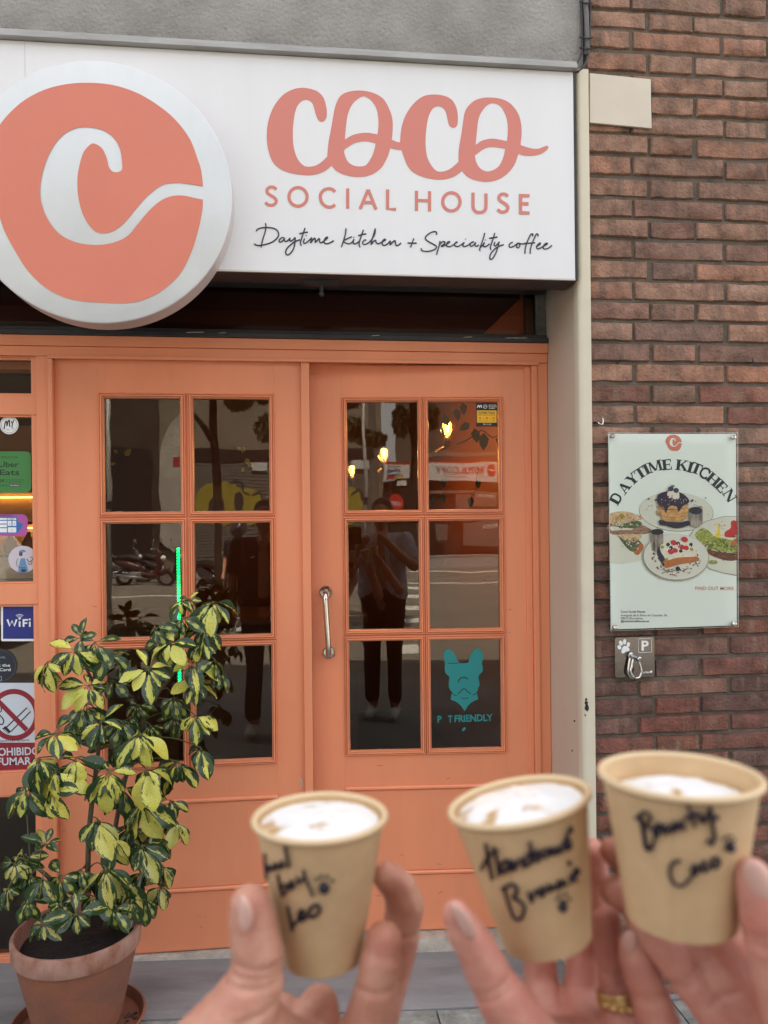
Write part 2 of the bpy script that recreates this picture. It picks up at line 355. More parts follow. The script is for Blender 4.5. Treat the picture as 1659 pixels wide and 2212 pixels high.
def brick_mesh(wd, h, seed):
    random.seed(seed); J = lambda a: random.uniform(-a, a)
    nxx = 5; nzz = 2; P = {}; vs = []
    for i in range(nxx+1):
        for j in range(nzz+1):
            e = i in (0, nxx) or j in (0, nzz)
            x = -wd/2+wd*i/nxx; z = -h/2+h*j/nzz
            x += (.003 if i == 0 else -.003 if i == nxx else J(.008))+J(.0012); z += (.003 if j == 0 else -.003 if j == nzz else 0)+J(.0018)
            P[i, j] = len(vs); vs.append((x, (-.001 if e else -.0035)+J(.0012), z))
    fs = [(P[i,j], P[i+1,j], P[i+1,j+1], P[i,j+1]) for i in range(nxx) for j in range(nzz)]
    loop = [P[i,0] for i in range(nxx+1)]+[P[nxx,j] for j in range(1, nzz+1)]+[P[i,nzz] for i in range(nxx-1, -1, -1)]+[P[0,j] for j in range(nzz-1, 0, -1)]
    n = len(loop); b0 = len(vs)
    for k in loop:
        x, y, z = vs[k]; sx = 1 if x > 0 else -1; sz = 1 if z > 0 else -1
        vs.append((x+(.003*sx if abs(abs(x)-wd/2) < .006 else 0), .004, z+(.003*sz if abs(abs(z)-h/2) < .007 else 0)))
    b1 = len(vs)
    for k in range(n): v = vs[b0+k]; vs.append((v[0], .02, v[2]))
    for k in range(n): j = (k+1) % n; fs += [(loop[k], b0+k, b0+j, loop[j]), (b0+k, b1+k, b1+j, b0+j)]
    me = bpy.data.meshes.new('brick'); me.from_pydata(vs, [], fs); me.materials.append(BRICK); me.polygons.foreach_set('use_smooth', [True]*len(fs)); me.set_sharp_from_angle(angle=radians(48)); return me
BM = {}
def bmesh_for(wd, h):
    k = (round(wd, 2), round(h, 3), random.randint(0, 4))
    if k not in BM:
        st = random.getstate(); BM[k] = brick_mesh(wd, h, hash(k) & 0xffff); random.setstate(st)
    return BM[k]
tops = [3.1758, 3.1141, 3.0437, 2.9761, 2.911, 2.845, 2.7803, 2.7134, 2.6429, 2.5758, 2.5114, 2.4468, 2.3796, 2.315, 2.2481, 2.1835, 2.116, 2.0514, 1.9854, 1.9193, 1.8518, 1.7863, 1.7262, 1.661, 1.5983, 1.5355, 1.4753, 1.413, 1.3528, 1.2926, 1.2295, 1.1743, 1.1067, 1.0417, .9837, .9234, .8634]
while tops[-1] > .12: tops.append(tops[-1]-.0615)
tops = [3.1758+.0655*k for k in range(8, 0, -1)]+tops
random.seed(11)
lerp = lambda a, b, t: tuple(a[i]+(b[i]-a[i])*t for i in range(3))
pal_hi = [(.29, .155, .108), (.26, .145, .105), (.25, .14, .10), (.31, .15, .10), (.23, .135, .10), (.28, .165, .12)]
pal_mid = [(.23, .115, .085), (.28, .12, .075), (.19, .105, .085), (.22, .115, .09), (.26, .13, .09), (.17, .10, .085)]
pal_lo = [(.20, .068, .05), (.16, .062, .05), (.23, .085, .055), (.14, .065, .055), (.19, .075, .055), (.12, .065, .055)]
for r, zt in enumerate(tops):
    A = (r-15) % 2 == 0
    zn = tops[r+1] if r+1 < len(tops) else zt-.0615
    h = min(.0555, (zt-zn)*.835)
    edges = [(XB, 1.065), (1.073, 1.374), (1.385, 1.528), (1.537, 1.838), (1.848, 1.990), (2.0, 2.30), (2.31, 2.45)] if A else [(XB, 1.119), (1.131, 1.275), (1.287, 1.588), (1.598, 1.741), (1.75, 2.05), (2.06, 2.2), (2.21, 2.45)]
    for (a, b_) in edges:
        a += random.uniform(-.003, .003) if a > XB else .001; b_ += random.uniform(-.003, .003)
        o = link('brick', bmesh_for(b_-a, round(h, 3)), wall, ((a+b_)/2, random.uniform(-.003, .003), zt-h/2+random.uniform(-.001, .001)))
        o.scale.x = (b_-a)/round(b_-a, 2); o.rotation_euler = (0, random.uniform(-.006, .006), 0)
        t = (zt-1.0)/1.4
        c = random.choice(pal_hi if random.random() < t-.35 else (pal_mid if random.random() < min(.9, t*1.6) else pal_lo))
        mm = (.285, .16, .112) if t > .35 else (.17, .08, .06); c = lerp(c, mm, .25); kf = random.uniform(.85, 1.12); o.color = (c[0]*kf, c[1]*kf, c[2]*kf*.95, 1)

# ---- pilaster: cream edge profile and beige reveal
pil = thing('door_reveal', 'beige metal reveal with rounded cream edge between doorway and brick wall', 'door reveal')
rv = MB(); rv.box(.883, .90, -.004, .345, -.02, 2.97); rv.build('reveal_panel', BEIGE, pil)
ed = MB(); prof = []
x0, x1 = .8785, XB-.004
for k in range(7): a = pi+(pi/2)*k/6; prof.append((x0+.016+.016*cos(a), -.006+.016*sin(a)))
prof += [(x1, -.022), (x1, .02), (x0, .02)]
n = len(prof)
ed.add([(x, y, -.02) for x, y in prof]+[(x, y, 2.972) for x, y in prof], [(i, (i+1) % n, n+(i+1) % n, n+i) for i in range(n)]+[tuple(range(n, 2*n))])
smooth_by_angle(ed.build('edge_profile', CREAM, pil), 40)
ch = MB(); random.seed(3)
for (px, py, sz) in ((1267, 1520, 5), (1268, 1530, 6), (1266, 1512, 3), (1264, 1545, 2), (1245, 1560, 2.5), (1240, 1625, 2)):
    P = [(px+sz*random.uniform(.4, 1)*cos(t), py+1.6*sz*random.uniform(.5, 1)*sin(t)) for t in (2*pi*i/9 for i in range(9))]
    q = [U(a, b, -.0225) for a, b in P]; ch.add([(v.x, -.0226 if px > 1250 else -.006, v.z) for v in q], [tuple(range(8, -1, -1))])
ch.build('paint_chip', BLACK, pil)

# ================================================================== SIGN
SY = -.030
sg = thing('shop_sign', 'white shop sign box with coral lettering above the doors', 'sign')
zb, zt_ = 2.309, 2.972
bx = MB(); bx.box(XL, .866, SY, .075, zb, 2.955); o = bx.build('panel', WHITE, sg); bevelmod(o, .0015)
rl = MB(); rl.box(XL, .871, SY-.022, SY+.03, 2.956, 2.972); rl.box(XL, .871, SY-.014, SY+.03, 2.9725, 2.980); bevelmod(rl.build('top_rail', mat('weathered_aluminium', (.42, .41, .39), .5, .5, var=.35, vscale=14, stretch=(.3, 1, 2)), sg), .001)
un_ = MB(); un_.box(XL, .8655, SY+.0065, .0745, zb-.003, zb-.0006); un_.build('underside', DARKM, sg)
se = MB(); se.box(-.7735, -.7725, SY-.0008, SY, zb+.002, 2.953); se.build('panel_seam', flat('seam_grey', (190, 190, 192)), sg)
el = MB(); el.box(.867, .870, SY-.002, .07, zb-.002, 2.955); el.build('edge_trim', DARKM, sg)
bb = MB(); bb.box(XL, .866, SY-.0015, SY+.006, zb-.004, zb-.0005); bb.build('bottom_trim', flat('pale_trim', (205, 200, 190)), sg)
pmS = plane_pm(SY-.0006)
k2 = lambda x, y: (540+x/2.194, 108+y/2.194)
P = Print(pmS)
outer = [(345,340),(362,320),(363,280),(350,230),(325,200),(290,185),(245,179),(200,188),(155,215),(115,265),(90,325),(80,390),(84,460),(105,525),(145,565),(200,585),(270,594),(320,588),(360,570),(387,548),(387,548),(410,573),(450,592),(510,602),(570,593),(620,560),(650,510),(665,465),(665,465),(690,471),(718,475),(718,475),(745,545),(775,580),(830,605),(900,615),(955,605),(990,585),(1005,573),(1005,573),(1030,600),(1070,618),(1125,625),(1180,612),(1225,580),(1255,540),(1272,492),(1272,492),(1300,500),(1340,501),(1380,492),(1405,475),(1414,463),(1409,454),(1395,457),(1370,467),(1345,468),(1310,460),(1282,450),(1282,450),(1287,400),(1285,350),(1270,300),(1235,255),(1190,232),(1130,225),(1080,233),(1045,255),(1020,290),(1010,340),(1000,410),(990,470),(988,530),(988,530),(960,555),(935,570),(905,577),(880,570),(855,540),(838,500),(832,440),(835,380),(845,320),(865,280),(890,267),(915,275),(930,300),(940,345),(948,362),(965,369),(980,360),(985,340),(984,300),(975,265),(955,235),(920,217),(870,211),(820,220),(775,255),(740,305),(720,360),(713,410),(712,437),(712,437),(695,435),(672,425),(672,425),(676,380),(675,330),(660,280),(630,230),(580,202),(520,192),(460,200),(425,222),(405,265),(395,310),(385,370),(372,440),(366,505),(366,505),(340,530),(310,548),(275,553),(250,545),(225,515),(208,465),(203,410),(205,350),(215,290),(235,250),(265,236),(290,245),(303,270),(312,305),(325,333)]
h1 = [(530,221),(490,250),(465,300),(455,360),(450,424),(450,424),(490,402),(550,392),(604,400),(604,400),(609,360),(608,320),(600,280),(580,245),(555,225)]
h2 = [(595,443),(595,443),(550,433),(500,440),(465,460),(447,475),(450,500),(465,530),(490,547),(520,552),(550,545),(575,510),(590,470)]
h3 = [(1148,252),(1115,270),(1085,320),(1075,390),(1069,450),(1069,450),(1100,430),(1150,420),(1218,432),(1218,432),(1222,390),(1220,340),(1208,300),(1185,265)]
h4 = [(1210,468),(1210,468),(1150,460),(1110,468),(1066,500),(1066,500),(1072,530),(1090,560),(1120,575),(1150,570),(1180,550),(1200,510)]
C2 = lambda L: [k2(*p) for p in L]
P.curve(C2(outer), CORAL, [C2(h1), C2(h2), C2(h3), C2(h4)], 6)
P.build('lettering', sg)
P = Print(pmS); S = lambda pts, sm=True, cl=False: P.stroke(C2(pts), 7.0, CORAL, 5, cl, sm)
S([(125,662),(112,651),(95,650),(82,660),(82,676),(96,688),(112,698),(124,712),(120,728),(104,736),(86,734),(73,722)])
def ring(cx, cy_, rx, ry): S([(cx+rx*cos(t), cy_+ry*sin(t)) for t in (2*pi*i/16 for i in range(16))], True, True)
ring(227.5, 696, 43, 44)
S([(404,672),(388,660),(368,658),(348,666),(335,684),(334,704),(341,724),(358,740),(380,745),(404,735)])
S([(463,656),(463,752)], False)
S([(522,753),(560,662)], False); S([(560,662),(597,756)], False); S([(538,722),(582,724)], False)
S([(652,661),(652,753),(692,755)], False)
P.build('lettering', sg); P = Print(pmS)
S([(789,667),(789,763)], False); S([(851,669),(851,765)], False); S([(789,713),(851,715)], False)
ring(954.5, 719.5, 41, 43)
S([(1057,676),(1057,738),(1061,756),(1072,767),(1088,770),(1104,767),(1115,756),(1118,738),(1118,680)])
S([(1222,694),(1209,684),(1192,684),(1181,694),(1181,708),(1194,720),(1210,730),(1222,744),(1218,760),(1204,768),(1188,767),(1173,756)])
S([(1282,683),(1282,777)], False); S([(1275,690),(1325,691)], False); S([(1282,728),(1320,729)], False); S([(1275,771),(1325,773)], False)
P.build('lettering', sg)
# handwritten line as thin raised strokes
def kA(x, y): return ((1000+x/2.592)/1.8517, (860+y/2.592)/1.8517)
def kB(x, y): return ((1600+x/2.592)/1.8517, (860+y/2.592)/1.8517)
hand = []
HA = [[(160,85),(165,120),(155,180),(130,260),(115,335)],[(65,165),(85,145),(130,132),(190,130),(250,140),(285,165),(297,200),(285,235),(240,275),(180,300),(110,315),(65,312),(45,298)],
[(350,232),(325,238),(305,258),(305,278),(325,278),(350,255),(360,238),(355,262),(372,275),(395,262),(415,240),(412,265),(425,270),(450,255),(468,235),(465,290),(455,340),(430,385),(400,412),(378,410),(370,385),(382,350),(415,315),(460,280),(500,262),(520,258)],
[(570,135),(555,180),(535,240),(522,290),(533,318)],[(512,195),(550,185),(600,178)],[(565,245),(555,275),(560,292),(580,290),(610,265),(640,235),(635,260),(628,290),(650,260),(672,240),(678,262),(676,285),(698,262),(720,245),(722,275),(735,288),(760,275),(790,250),(805,235),(795,230),(775,250),(768,280),(785,298),(815,295),(850,278),(868,265)],[(581,211),(582,217)],
[(995,140),(990,190),(975,250),(958,300),(948,332)],[(1055,225),(1010,245),(970,268),(985,285),(1015,298),(1045,292),(1068,270),(1078,250),(1070,280),(1080,300),(1110,290),(1135,270)],[(1075,228),(1077,233)],[(1175,155),(1160,200),(1140,255),(1130,300),(1140,335)],[(1122,215),(1160,203),(1205,195)],
[(1205,262),(1190,258),(1172,275),(1170,298),(1190,305),(1225,290),(1265,250),(1295,190),(1298,142),(1285,190),(1265,255),(1255,305),(1280,275),(1302,262),(1308,285),(1325,298),(1350,290),(1385,272),(1405,258),(1392,252),(1372,275),(1372,305),(1395,315),(1425,300),(1455,270),(1452,310),(1480,280),(1503,265),(1508,290),(1515,315),(1540,312),(1565,290)]]
HB = [[(78,290),(172,292)],[(142,243),(125,290),(108,335)],[(378,205),(378,180),(355,172),(315,185),(275,215),(262,240),(275,262),(320,290),(365,315),(378,335),(355,360),(300,376),(245,375),(220,360),(222,345)],
[(415,270),(405,320),(390,370),(378,412)],[(408,315),(425,290),(450,275),(465,285),(455,305),(430,320),(440,325),(480,305),(510,285),(515,275),(498,278),(482,300),(485,322),(515,328),(550,310),(585,285),(595,280),(580,282),(565,302),(575,322),(605,325),(645,300),(665,285),(652,312),(665,328),(700,315),(735,290),(765,278),(745,282),(728,305),(735,325),(765,310),(785,285),(778,312),(795,325),(815,310)],[(678,247),(680,252)],
[(878,187),(865,240),(840,310),(825,355),(833,370)],[(830,345),(860,310),(875,285),(865,320),(880,330),(905,318),(928,300)],[(886,257),(888,262)],[(983,187),(970,230),(950,290),(937,335),(943,362)],[(925,242),(965,235),(1010,228)],
[(985,282),(975,310),(990,320),(1020,290),(1028,280),(1015,330),(995,390),(965,445),(940,460),(930,440),(942,400),(980,355),(1030,322),(1075,308)],
[(1168,282),(1150,290),(1132,310),(1135,330),(1160,332),(1195,312),(1225,290),(1240,300),(1240,325),(1225,340),(1210,330),(1215,305),(1235,295),(1270,300),(1310,290)],[(1372,220),(1378,200),(1360,198),(1340,230),(1315,290),(1298,350),(1295,400)],[(1290,300),(1340,292),(1400,288)],[(1430,220),(1430,200),(1412,200),(1395,235),(1370,295),(1352,350),(1350,400)],
[(1410,330),(1430,318),(1455,300),(1450,290),(1430,305),(1415,330),(1425,350),(1450,345),(1490,322),(1525,302),(1522,290),(1500,302),(1485,328),(1492,350),(1525,350),(1555,332),(1575,315)]]
hb = MB()
for kk, L in ((kA, HA), (kB, HB)):
    for st in L:
        pts = [kk(*p) for p in st]
        q = [pmS(p.x, p.y, .0002) for p in crom([(a, b, 0) for a, b in pts], 4)]
        hb.tube(q, .0022, 5)
hb.build('handwritten_lettering', NAVY, sg)
# cables / bracket on the underside
bk = MB(); q = U(694, 606, .06); bk.box(q.x-.055, q.x+.055, .03, .07, zb-.012, zb-.002); bk.tube([(q.x, .05, zb-.01), (q.x, .05, zb-.035)], .006, 10); bk.sphere((q.x, .05, zb-.04), .009)
bk.build('underside_bracket', DARKM, sg)
un = MB(); un.box(XL, .864, .076, .30, 2.36, 2.95); un.build('shutter_housing', DARKM, sg)

# round sign
rs = thing('round_sign', 'round projecting white sign disc with coral letter emblem', 'sign', (0,0,0))
RY = SY-.072
a = U(502, 415, RY); b = U(219, 132, RY); c = U(219, 699, RY)
R_ = (b.z-c.z)/2; cc = Vector((a.x-R_, 0, (b.z+c.z)/2)); cen = U(219, 415, RY)
cc.z = cen.z
LG = mat('round_sign_face_film', (.66, .68, .68), .18, var=.06, vscale=9, bump=.0022, bscale=16, stretch=(1, 1, .45))
SIDE = mat('round_sign_side', (.60, .52, .50), .4)
dm = MB(); n = 96
dm.lathe([(R_-.004, 0), (R_, .003), (R_, .072)], (cc.x, RY, cc.z), (0, 1, 0), n); o = dm.build('disc_rim', SIDE, rs); smooth_by_angle(o, 50)
df = MB(); df.lathe([(R_-.001, -.0005), (R_-.0045, -.0035), (0, -.0045)], (cc.x, RY, cc.z), (0, 1, 0), n); o = df.build('disc_face', LG, rs); smooth_by_angle(o, 50)
k1 = lambda x, y: (x/2.0, y/2.0)
em = [(877,805),(877,805),(870,740),(855,690),(820,600),(760,520),(690,460),(600,405),(500,370),(400,358),(300,362),(200,385),(110,430),(40,490),(-15,560),(-55,640),(-72,720),(-65,810),(-30,880),(0,945),(20,1000),(60,1075),(120,1170),(200,1245),(280,1285),(360,1302),(480,1309),(560,1308),(620,1295),(700,1255),(780,1180),(830,1080),(860,980),(875,900),(876,862),(876,862),(840,855),(790,845),(740,848),(690,870),(640,915),(590,975),(550,1020),(490,1048),(420,1058),(340,1050),(270,1020),(220,970),(185,900),(173,830),(185,740),(220,650),(270,585),(330,553),(390,550),(450,565),(495,600),(520,650),(528,710),(525,735),(505,744),(485,740),(470,720),(460,680),(440,640),(410,621),(390,625),(360,660),(340,730),(334,790),(340,860),(360,930),(400,990),(440,1008),(490,998),(540,960),(590,900),(640,845),(700,800),(760,790),(820,795)]
P = Print(plane_pm(RY-.0052)); P.curve([k1(*p) for p in em], CORAL2, (), 6); P.build('emblem', rs)

# cables at the wall corner
cb = thing('cable_bundle', 'grey corrugated conduit and loose cables running down beside the concrete', 'cable')
def wpath(L, y): return crom([U(a, b_, y) for a, b_ in L], 6)
cm = MB(); pts = wpath([(1262, -60), (1264, 0), (1267, 50), (1268, 100), (1266, 118)], -.022)
rr = [.0085 if i % 2 else .0072 for i in range(len(pts)*6)]
pp = []
for i in range(len(pts)-1):
    for k in range(6): pp.append(pts[i].lerp(pts[i+1], k/6))
cm.tube(pp, rr[:len(pp)], 10); cm.build('corrugated_conduit', mat('grey_plastic_conduit', (.16, .15, .14), .6, var=.3), cb, True)
for L in ([(1254, -60), (1256, 10), (1257, 60), (1257, 110), (1245, 140), (1232, 153)], [(1274, -60), (1275, 20), (1274, 80), (1272, 110), (1262, 145), (1240, 156)], [(1268, 110), (1267, 130), (1258, 146), (1248, 156)]):
    m_ = MB(); m_.tube(wpath(L, -.02), .0032, 7); m_.build('cable', DARKM, cb, True)
for y in (4, 80, 103): m_ = MB(); m_.tube([U(1252, y, -.03), U(1264, y+3, -.036), U(1279, y+2, -.028)], .0025, 5); m_.build('cable_tie', BLACK, cb)

def quadplate(name, pts, y0, th, m, parent=None, bev=.0015):
    q = [U(a, b_, y0) for a, b_ in pts]; b = MB(); b.add([(v.x, y0, v.z) for v in q]+[(v.x, y0+th, v.z) for v in q], [(3,2,1,0),(4,5,6,7),(0,1,5,4),(1,2,6,5),(2,3,7,6),(3,0,4,7)])
    o = b.build(name, m, parent); bevelmod(o, bev); return o
o = quadplate('blank_plate', [(1274,157.5),(1406,171),(1408,277),(1274,264.5)], -.014, .008, mat('aged_cream_board', (.66, .585, .475), .5, var=.14, vscale=4, bump=.0006, bscale=9))
tag(o, 'blank cream board fixed to the bricks beside the sign', 'board')
hk = MB()
for (px, py) in ((1290, 915),):
    q = U(px, py, -.012); hk.tube([q+Vector((0, .02, .004)), q+Vector((0, -.006, .004)), q+Vector((.004, -.012, -.004)), q+Vector((.012, -.012, -.004)), q+Vector((.017, -.008, .008)), q+Vector((.014, -.008, .016))], .0024, 8, STEEL)
tag(hk.build('wall_hook', None, None, True), 'small bent steel hook in the joint left of the poster', 'hook')
for (px, py, lb) in ((1337, 782, 'small dark screw hook in the brick joint nearest the pilaster, above the poster'), (1622, 783, 'small dark screw hook in the brick joint near the right edge, above the poster')):
    q = U(px, py, -.008); h2_ = MB(); h2_.tube([q+Vector((0, .02, 0)), q, q+Vector((0, -.010, 0)), q+Vector((0, -.012, .012))], .0022, 6, DARKM); tag(h2_.build('screw_hook', None, None, True), lb, 'hook', 'screw hooks left in the brick joints')

# ================================================================== SHOP FRONT
DY = .31
fr = thing('door_frame', 'coral painted timber door frame around the double doors', 'door frame')
def frame_box(name, x0, x1, y0, y1, z0, z1, parent=fr, m=ORANGE, bev=.002):
    b = MB(); b.box(x0, x1, y0, y1, z0, z1); o = b.build(name, m, parent); bevelmod(o, bev); return o
ZH = 2.186
frame_box('head', XL, .882, DY-.022, DY+.05, 2.151, ZH)
frame_box('head', XL, .882, DY-.016, DY+.05, 2.118, 2.1505)
frame_box('head_bead', -.818, .846, DY-.026, DY-.0165, 2.108, 2.120)
frame_box('jamb', .843, .882, DY-.012, DY+.05, .115, 2.1175)
frame_box('jamb_bead', .822, .842, DY-.02, DY+.04, .115, 2.1075)
frame_box('jamb_bead', .800, .8215, DY-.006, DY+.03, .115, 2.1075)
frame_box('jamb', -.857, -.818, DY-.016, DY+.05, .115, 2.1175)
frame_box('jamb_bead', -.8175, -.803, DY-.024, DY+.04, .115, 2.1075)
frame_box('stop', XL, .882, DY+.0505, DY+.11, 2.085, 2.7, fr)
frame_box('stop', .80, .882, DY+.0505, DY+.11, .115, 2.0845, fr)
# transom over the door
tr = thing('transom_window', 'dark maroon glazed transom strip under the sign', 'window')
frame_box('sill_rail', XL, .882, DY-.03, DY+.03, ZH+.0005, 2.204, tr, DARKM)
frame_box('sill_rail', XL, .882, DY-.012, DY+.03, 2.2045, 2.218, tr, DARKM)
frame_box('end_post', .846, .882, DY-.005, DY+.03, 2.2185, 2.42, tr, mat('grimy_grey_metal', (.16, .16, .145), .7, var=.6, vscale=18))
frame_box('end_post', .815, .8455, DY+.03, DY+.05, 2.2185, 2.42, tr, mat('brown_post', (.16, .095, .055), .5))
g = MB(); g.box(XL, .846, DY+.012, DY+.016, 2.2185, 2.6); g.build('pane', glass('transom_glass', (.8, .74, .72), 1.5), tr)
g = MB(); g.add([(XL, .352, 2.19), (.62, .352, 2.19), (.80, .352, 2.36), (.80, .352, 2.9), (XL, .352, 2.9)], [(0, 1, 2, 3, 4)]); g.build('backing_board', mat('maroon_board', (.085, .022, .016), .5), tr)
g = MB()
random.seed(5)
for (px, py, l) in ((1110, 727, 26), (1125, 728, 14), (1090, 722, 30), (1000, 724, 20), (400, 712, 40), (800, 720, 20), (470, 716, 18)):
    q = U(px, py, DY-.031); q2 = U(px+l, py+2, DY-.031); zc = min(q.z, 2.2025)
    g.add([(q.x, DY-.0305, zc-.004), (q2.x, DY-.0305, zc-.002), (q2.x, DY-.0305, zc+.0005), (q.x+.01, DY-.0305, zc-.001)], [(0, 1, 2, 3)])
g.build('paint_scrape', flat('scraped_paint', (176, 172, 150)), tr)

MW = .0175
def moulding(x0, x1, z0, z1, parent, Y=0.0, wd=MW):
    """profiled bead mitred round a pane; x0..z1 is the glass opening, Y the leaf face"""
    prof = [(-wd-.0005, .0015), (-wd+.0008, .0015), (-wd+.001, -.007), (-wd+.003, -.009), (-wd+.005, -.0075), (-wd+.0055, -.001), (-wd+.0065, -.001), (-wd+.007, -.010), (-wd+.009, -.0122), (-wd+.0115, -.0118), (-.0045, -.007), (-.0042, -.002), (-.0032, -.002), (-.003, -.0045), (-.0012, -.004), (0, .001), (0, .014)]
    b = MB(); n = len(prof)
    cs = [(x0, z0, -1, -1), (x1, z0, 1, -1), (x1, z1, 1, 1), (x0, z1, -1, 1)]
    vs = [(x-i*sx if False else x+(-i)*sx, Y+d, z+(-i)*sz) for (x, z, sx, sz) in cs for (i, d) in prof]
    fs = [(c*n+k, ((c+1) % 4)*n+k, ((c+1) % 4)*n+k+1, c*n+k+1) for c in range(4) for k in range(n-1)]
    b.add(vs, fs); o = b.build('moulding', ORANGE_D, parent); smooth_by_angle(o, 30); return o
def putty(x0, x1, z0, z1, Y, parent, seed):
    random.seed(seed); b = MB()
    for (ax, az, bx_, bz) in ((x0, z0, x1, z0), (x0, z1, x1, z1), (x0, z0, x0, z1), (x1, z0, x1, z1)):
        for k in range(5):
            t = random.random(); l = random.uniform(.01, .05); L_ = Vector((bx_-ax, 0, bz-az)); ln = L_.length; L_.normalize()
            p = Vector((ax, Y, az))+L_*(t*(ln-l)); inw = Vector((0, 0, 1 if az == z0 and az == bz else -1)) if az == bz else Vector((1 if ax == x0 else -1, 0, 0))
            wv = random.uniform(.0008, .0025); pts = [p+L_*(l*i/4)+inw*(wv*random.uniform(.2, 1)) for i in range(5)]
            b.add([p, p+L_*l]+list(reversed(pts)), [(0, 1, 2, 3, 4, 5, 6)])
    b.build('sealant', flat('old_sealant', (150, 135, 120)), parent)
def leaf(name, label, x_hinge, rz, x0, x1, cols, handle_u=None):
    t = thing(name, label, 'door', (x_hinge, DY, 0), None, rz)
    Z0, Z1 = .117, 2.112; th = .04; rows = [(1.984, 1.602), (1.562, 1.18), (1.141, .755)]
    def bx_(nm, a, b_, z0, z1, y0=0): bb_ = MB(); bb_.box(a, b_, y0, th, z0, z1); o_ = bb_.build(nm, ORANGE, t); return bevelmod(o_, .0003)
    g_ = MW+.0008
    xa, xb = cols[0][0]-MW, cols[1][1]+MW
    bx_('stile', x0, xa, Z0, Z1); bx_('stile', xb, x1, Z0, Z1)
    bx_('rail', xa+.0002, xb-.0002, rows[0][0]+MW, Z1); bx_('rail', xa+.0002, xb-.0002, Z0, rows[2][1]-MW)
    mid = (cols[0][1]+cols[1][0])/2; hw = (cols[1][0]-cols[0][1])/2-.0005
    bx_('muntin', cols[0][1]+.001, cols[1][0]-.001, rows[2][1]-MW, rows[0][0]+MW, .0022)
    for k in range(2):
        for c_ in cols: bx_('muntin', c_[0]-MW, c_[1]+MW, rows[k+1][0]+.001, rows[k][1]-.001, .003)
    for c_ in cols:
        for r_ in rows:
            moulding(c_[0], c_[1], r_[1], r_[0], t)
            p = MB(); p.box(c_[0]-.004, c_[1]+.004, .0125, .0165, r_[1]-.004, r_[0]+.004); p.build('pane', GLASS, t)
            putty(c_[0], c_[1], r_[1], r_[0], .0122, t, int(c_[0]*999+r_[0]*77))
    # raised lower panel with its two mouldings
    def hm(z, a, b_, up=1):
        b = MB(); pr = [(0, 0), (-.0015, -.006), (.003, -.0105), (.008, -.0105), (.0105, -.006), (.0125, -.004), (.0125, 0)]
        b.add([(x, d if i else d, z-o_*up) for x in (a, b_) for i, (o_, d) in enumerate(pr)], [(k, k+1, 7+k+1, 7+k) if up < 0 else (k, 7+k, 7+k+1, k+1) for k in range(6)]+[tuple(range(7)), tuple(range(13, 6, -1))])
        smooth_by_angle(b.build('panel_moulding', ORANGE_D, t), 30)
    px0, px1 = xa, xb
    hm(.628, px0, px1); hm(.328, px0, px1)
    pb = MB(); pb.box(px0+.004, px1-.004, -.003, 0.002, .330, .612); bevelmod(pb.build('kick_panel', ORANGE, t), .002)
    pb = MB(); pb.box(px0+.004, px1-.004, -.003, 0.002, .120, .313); bevelmod(pb.build('kick_panel', ORANGE, t), .002)
    # small scuffs, nail dots
    return t
left = leaf('shop_door', 'left coral glazed door leaf behind the potted plant', 0, 0, -.8025, .012, [(-.646, -.396), (-.354, -.099)])
frame_box('astragal', .011, .040, -.014, .03, .117, 2.112, left)
right = leaf('shop_door', 'right coral glazed door leaf with the steel pull handle', HINGE.x, -LA, -.788, 0.0, [(-.658, -.408), (-.371, -.121)])
def to_leaf(px, py, lift=0.0):
    d = ray(px, py); p0 = HINGE; t = (p0-CAM).dot(LN)/d.dot(LN); P_ = CAM+d*t-HINGE
    return Vector((P_.x*cos(LA)-P_.y*sin(LA), -lift, P_.z))
hT = to_leaf(704, 1279); hB = to_leaf(711, 1410)
hh = MB()
for h_ in (hT, hB): hh.lathe([(.0215, 0), (.0215, .004), (.019, .0065), (.008, .007)], (h_.x, -.0, h_.z), (0, -1, 0), 32)
ho = hh.build('rosette', STEEL)
bar = MB(); D_ = .045; pts = [hT, hT+Vector((0, -.03, 0)), hT+Vector((.0005, -D_, -.012)), hT+Vector((.001, -D_-.003, -.04)), hB+Vector((-.001, -D_-.003, .04)), hB+Vector((-.0005, -D_, .012)), hB+Vector((0, -.03, 0)), hB]
bar.tube(crom(pts, 6), .0095, 16); bo = bar.build('handle', STEEL, right, True); ho.parent = bo; smooth_by_angle(ho, 30)
# loose details on the doors
dd = MB(); random.seed(9)
for (x, z, l) in ((-.70, .52, .008), (-.75, 1.2, .004), (-.73, .95, .004)):
    dd.add([(x, -.0006, z), (x+l, -.0006, z+.001), (x+l*.8, -.0006, z+.004), (x+.001, -.0006, z+.003)], [(0, 1, 2, 3)])
dd.build('paint_chip', flat('pale_chip', (180, 205, 205)), right)
def scuffs(leaf_, xa_, xb2, seed, n_):
    random.seed(seed); m1 = MB()
    for _ in range(n_):
        x = random.uniform(xa_, xb2); z = .125+abs(random.gauss(0, .10)) if random.random() < .7 else random.uniform(.2, 2.0); l = random.uniform(.002, .018); a_ = random.uniform(-.6, .6); wv = random.uniform(.0004, .0014); yf = -.0034 if (-.64 < x < -.12 and z < .6) else -.0006
        d_ = Vector((cos(a_), 0, sin(a_)))*l; nn_ = Vector((-sin(a_), 0, cos(a_)))*wv; c_ = Vector((x, yf, z)); m1.add([c_-d_, c_-nn_, c_+d_, c_+nn_], [(0, 1, 2, 3)])
    return m1.build('scuff_mark', mat('scuff_grime', (.28, .13, .09), .7), leaf_)
scuffs(right, -.78, -.01, 12, 34); scuffs(left, -.79, 0, 13, 34)
dd = MB(); q = U(650, 1690, DY-.001)
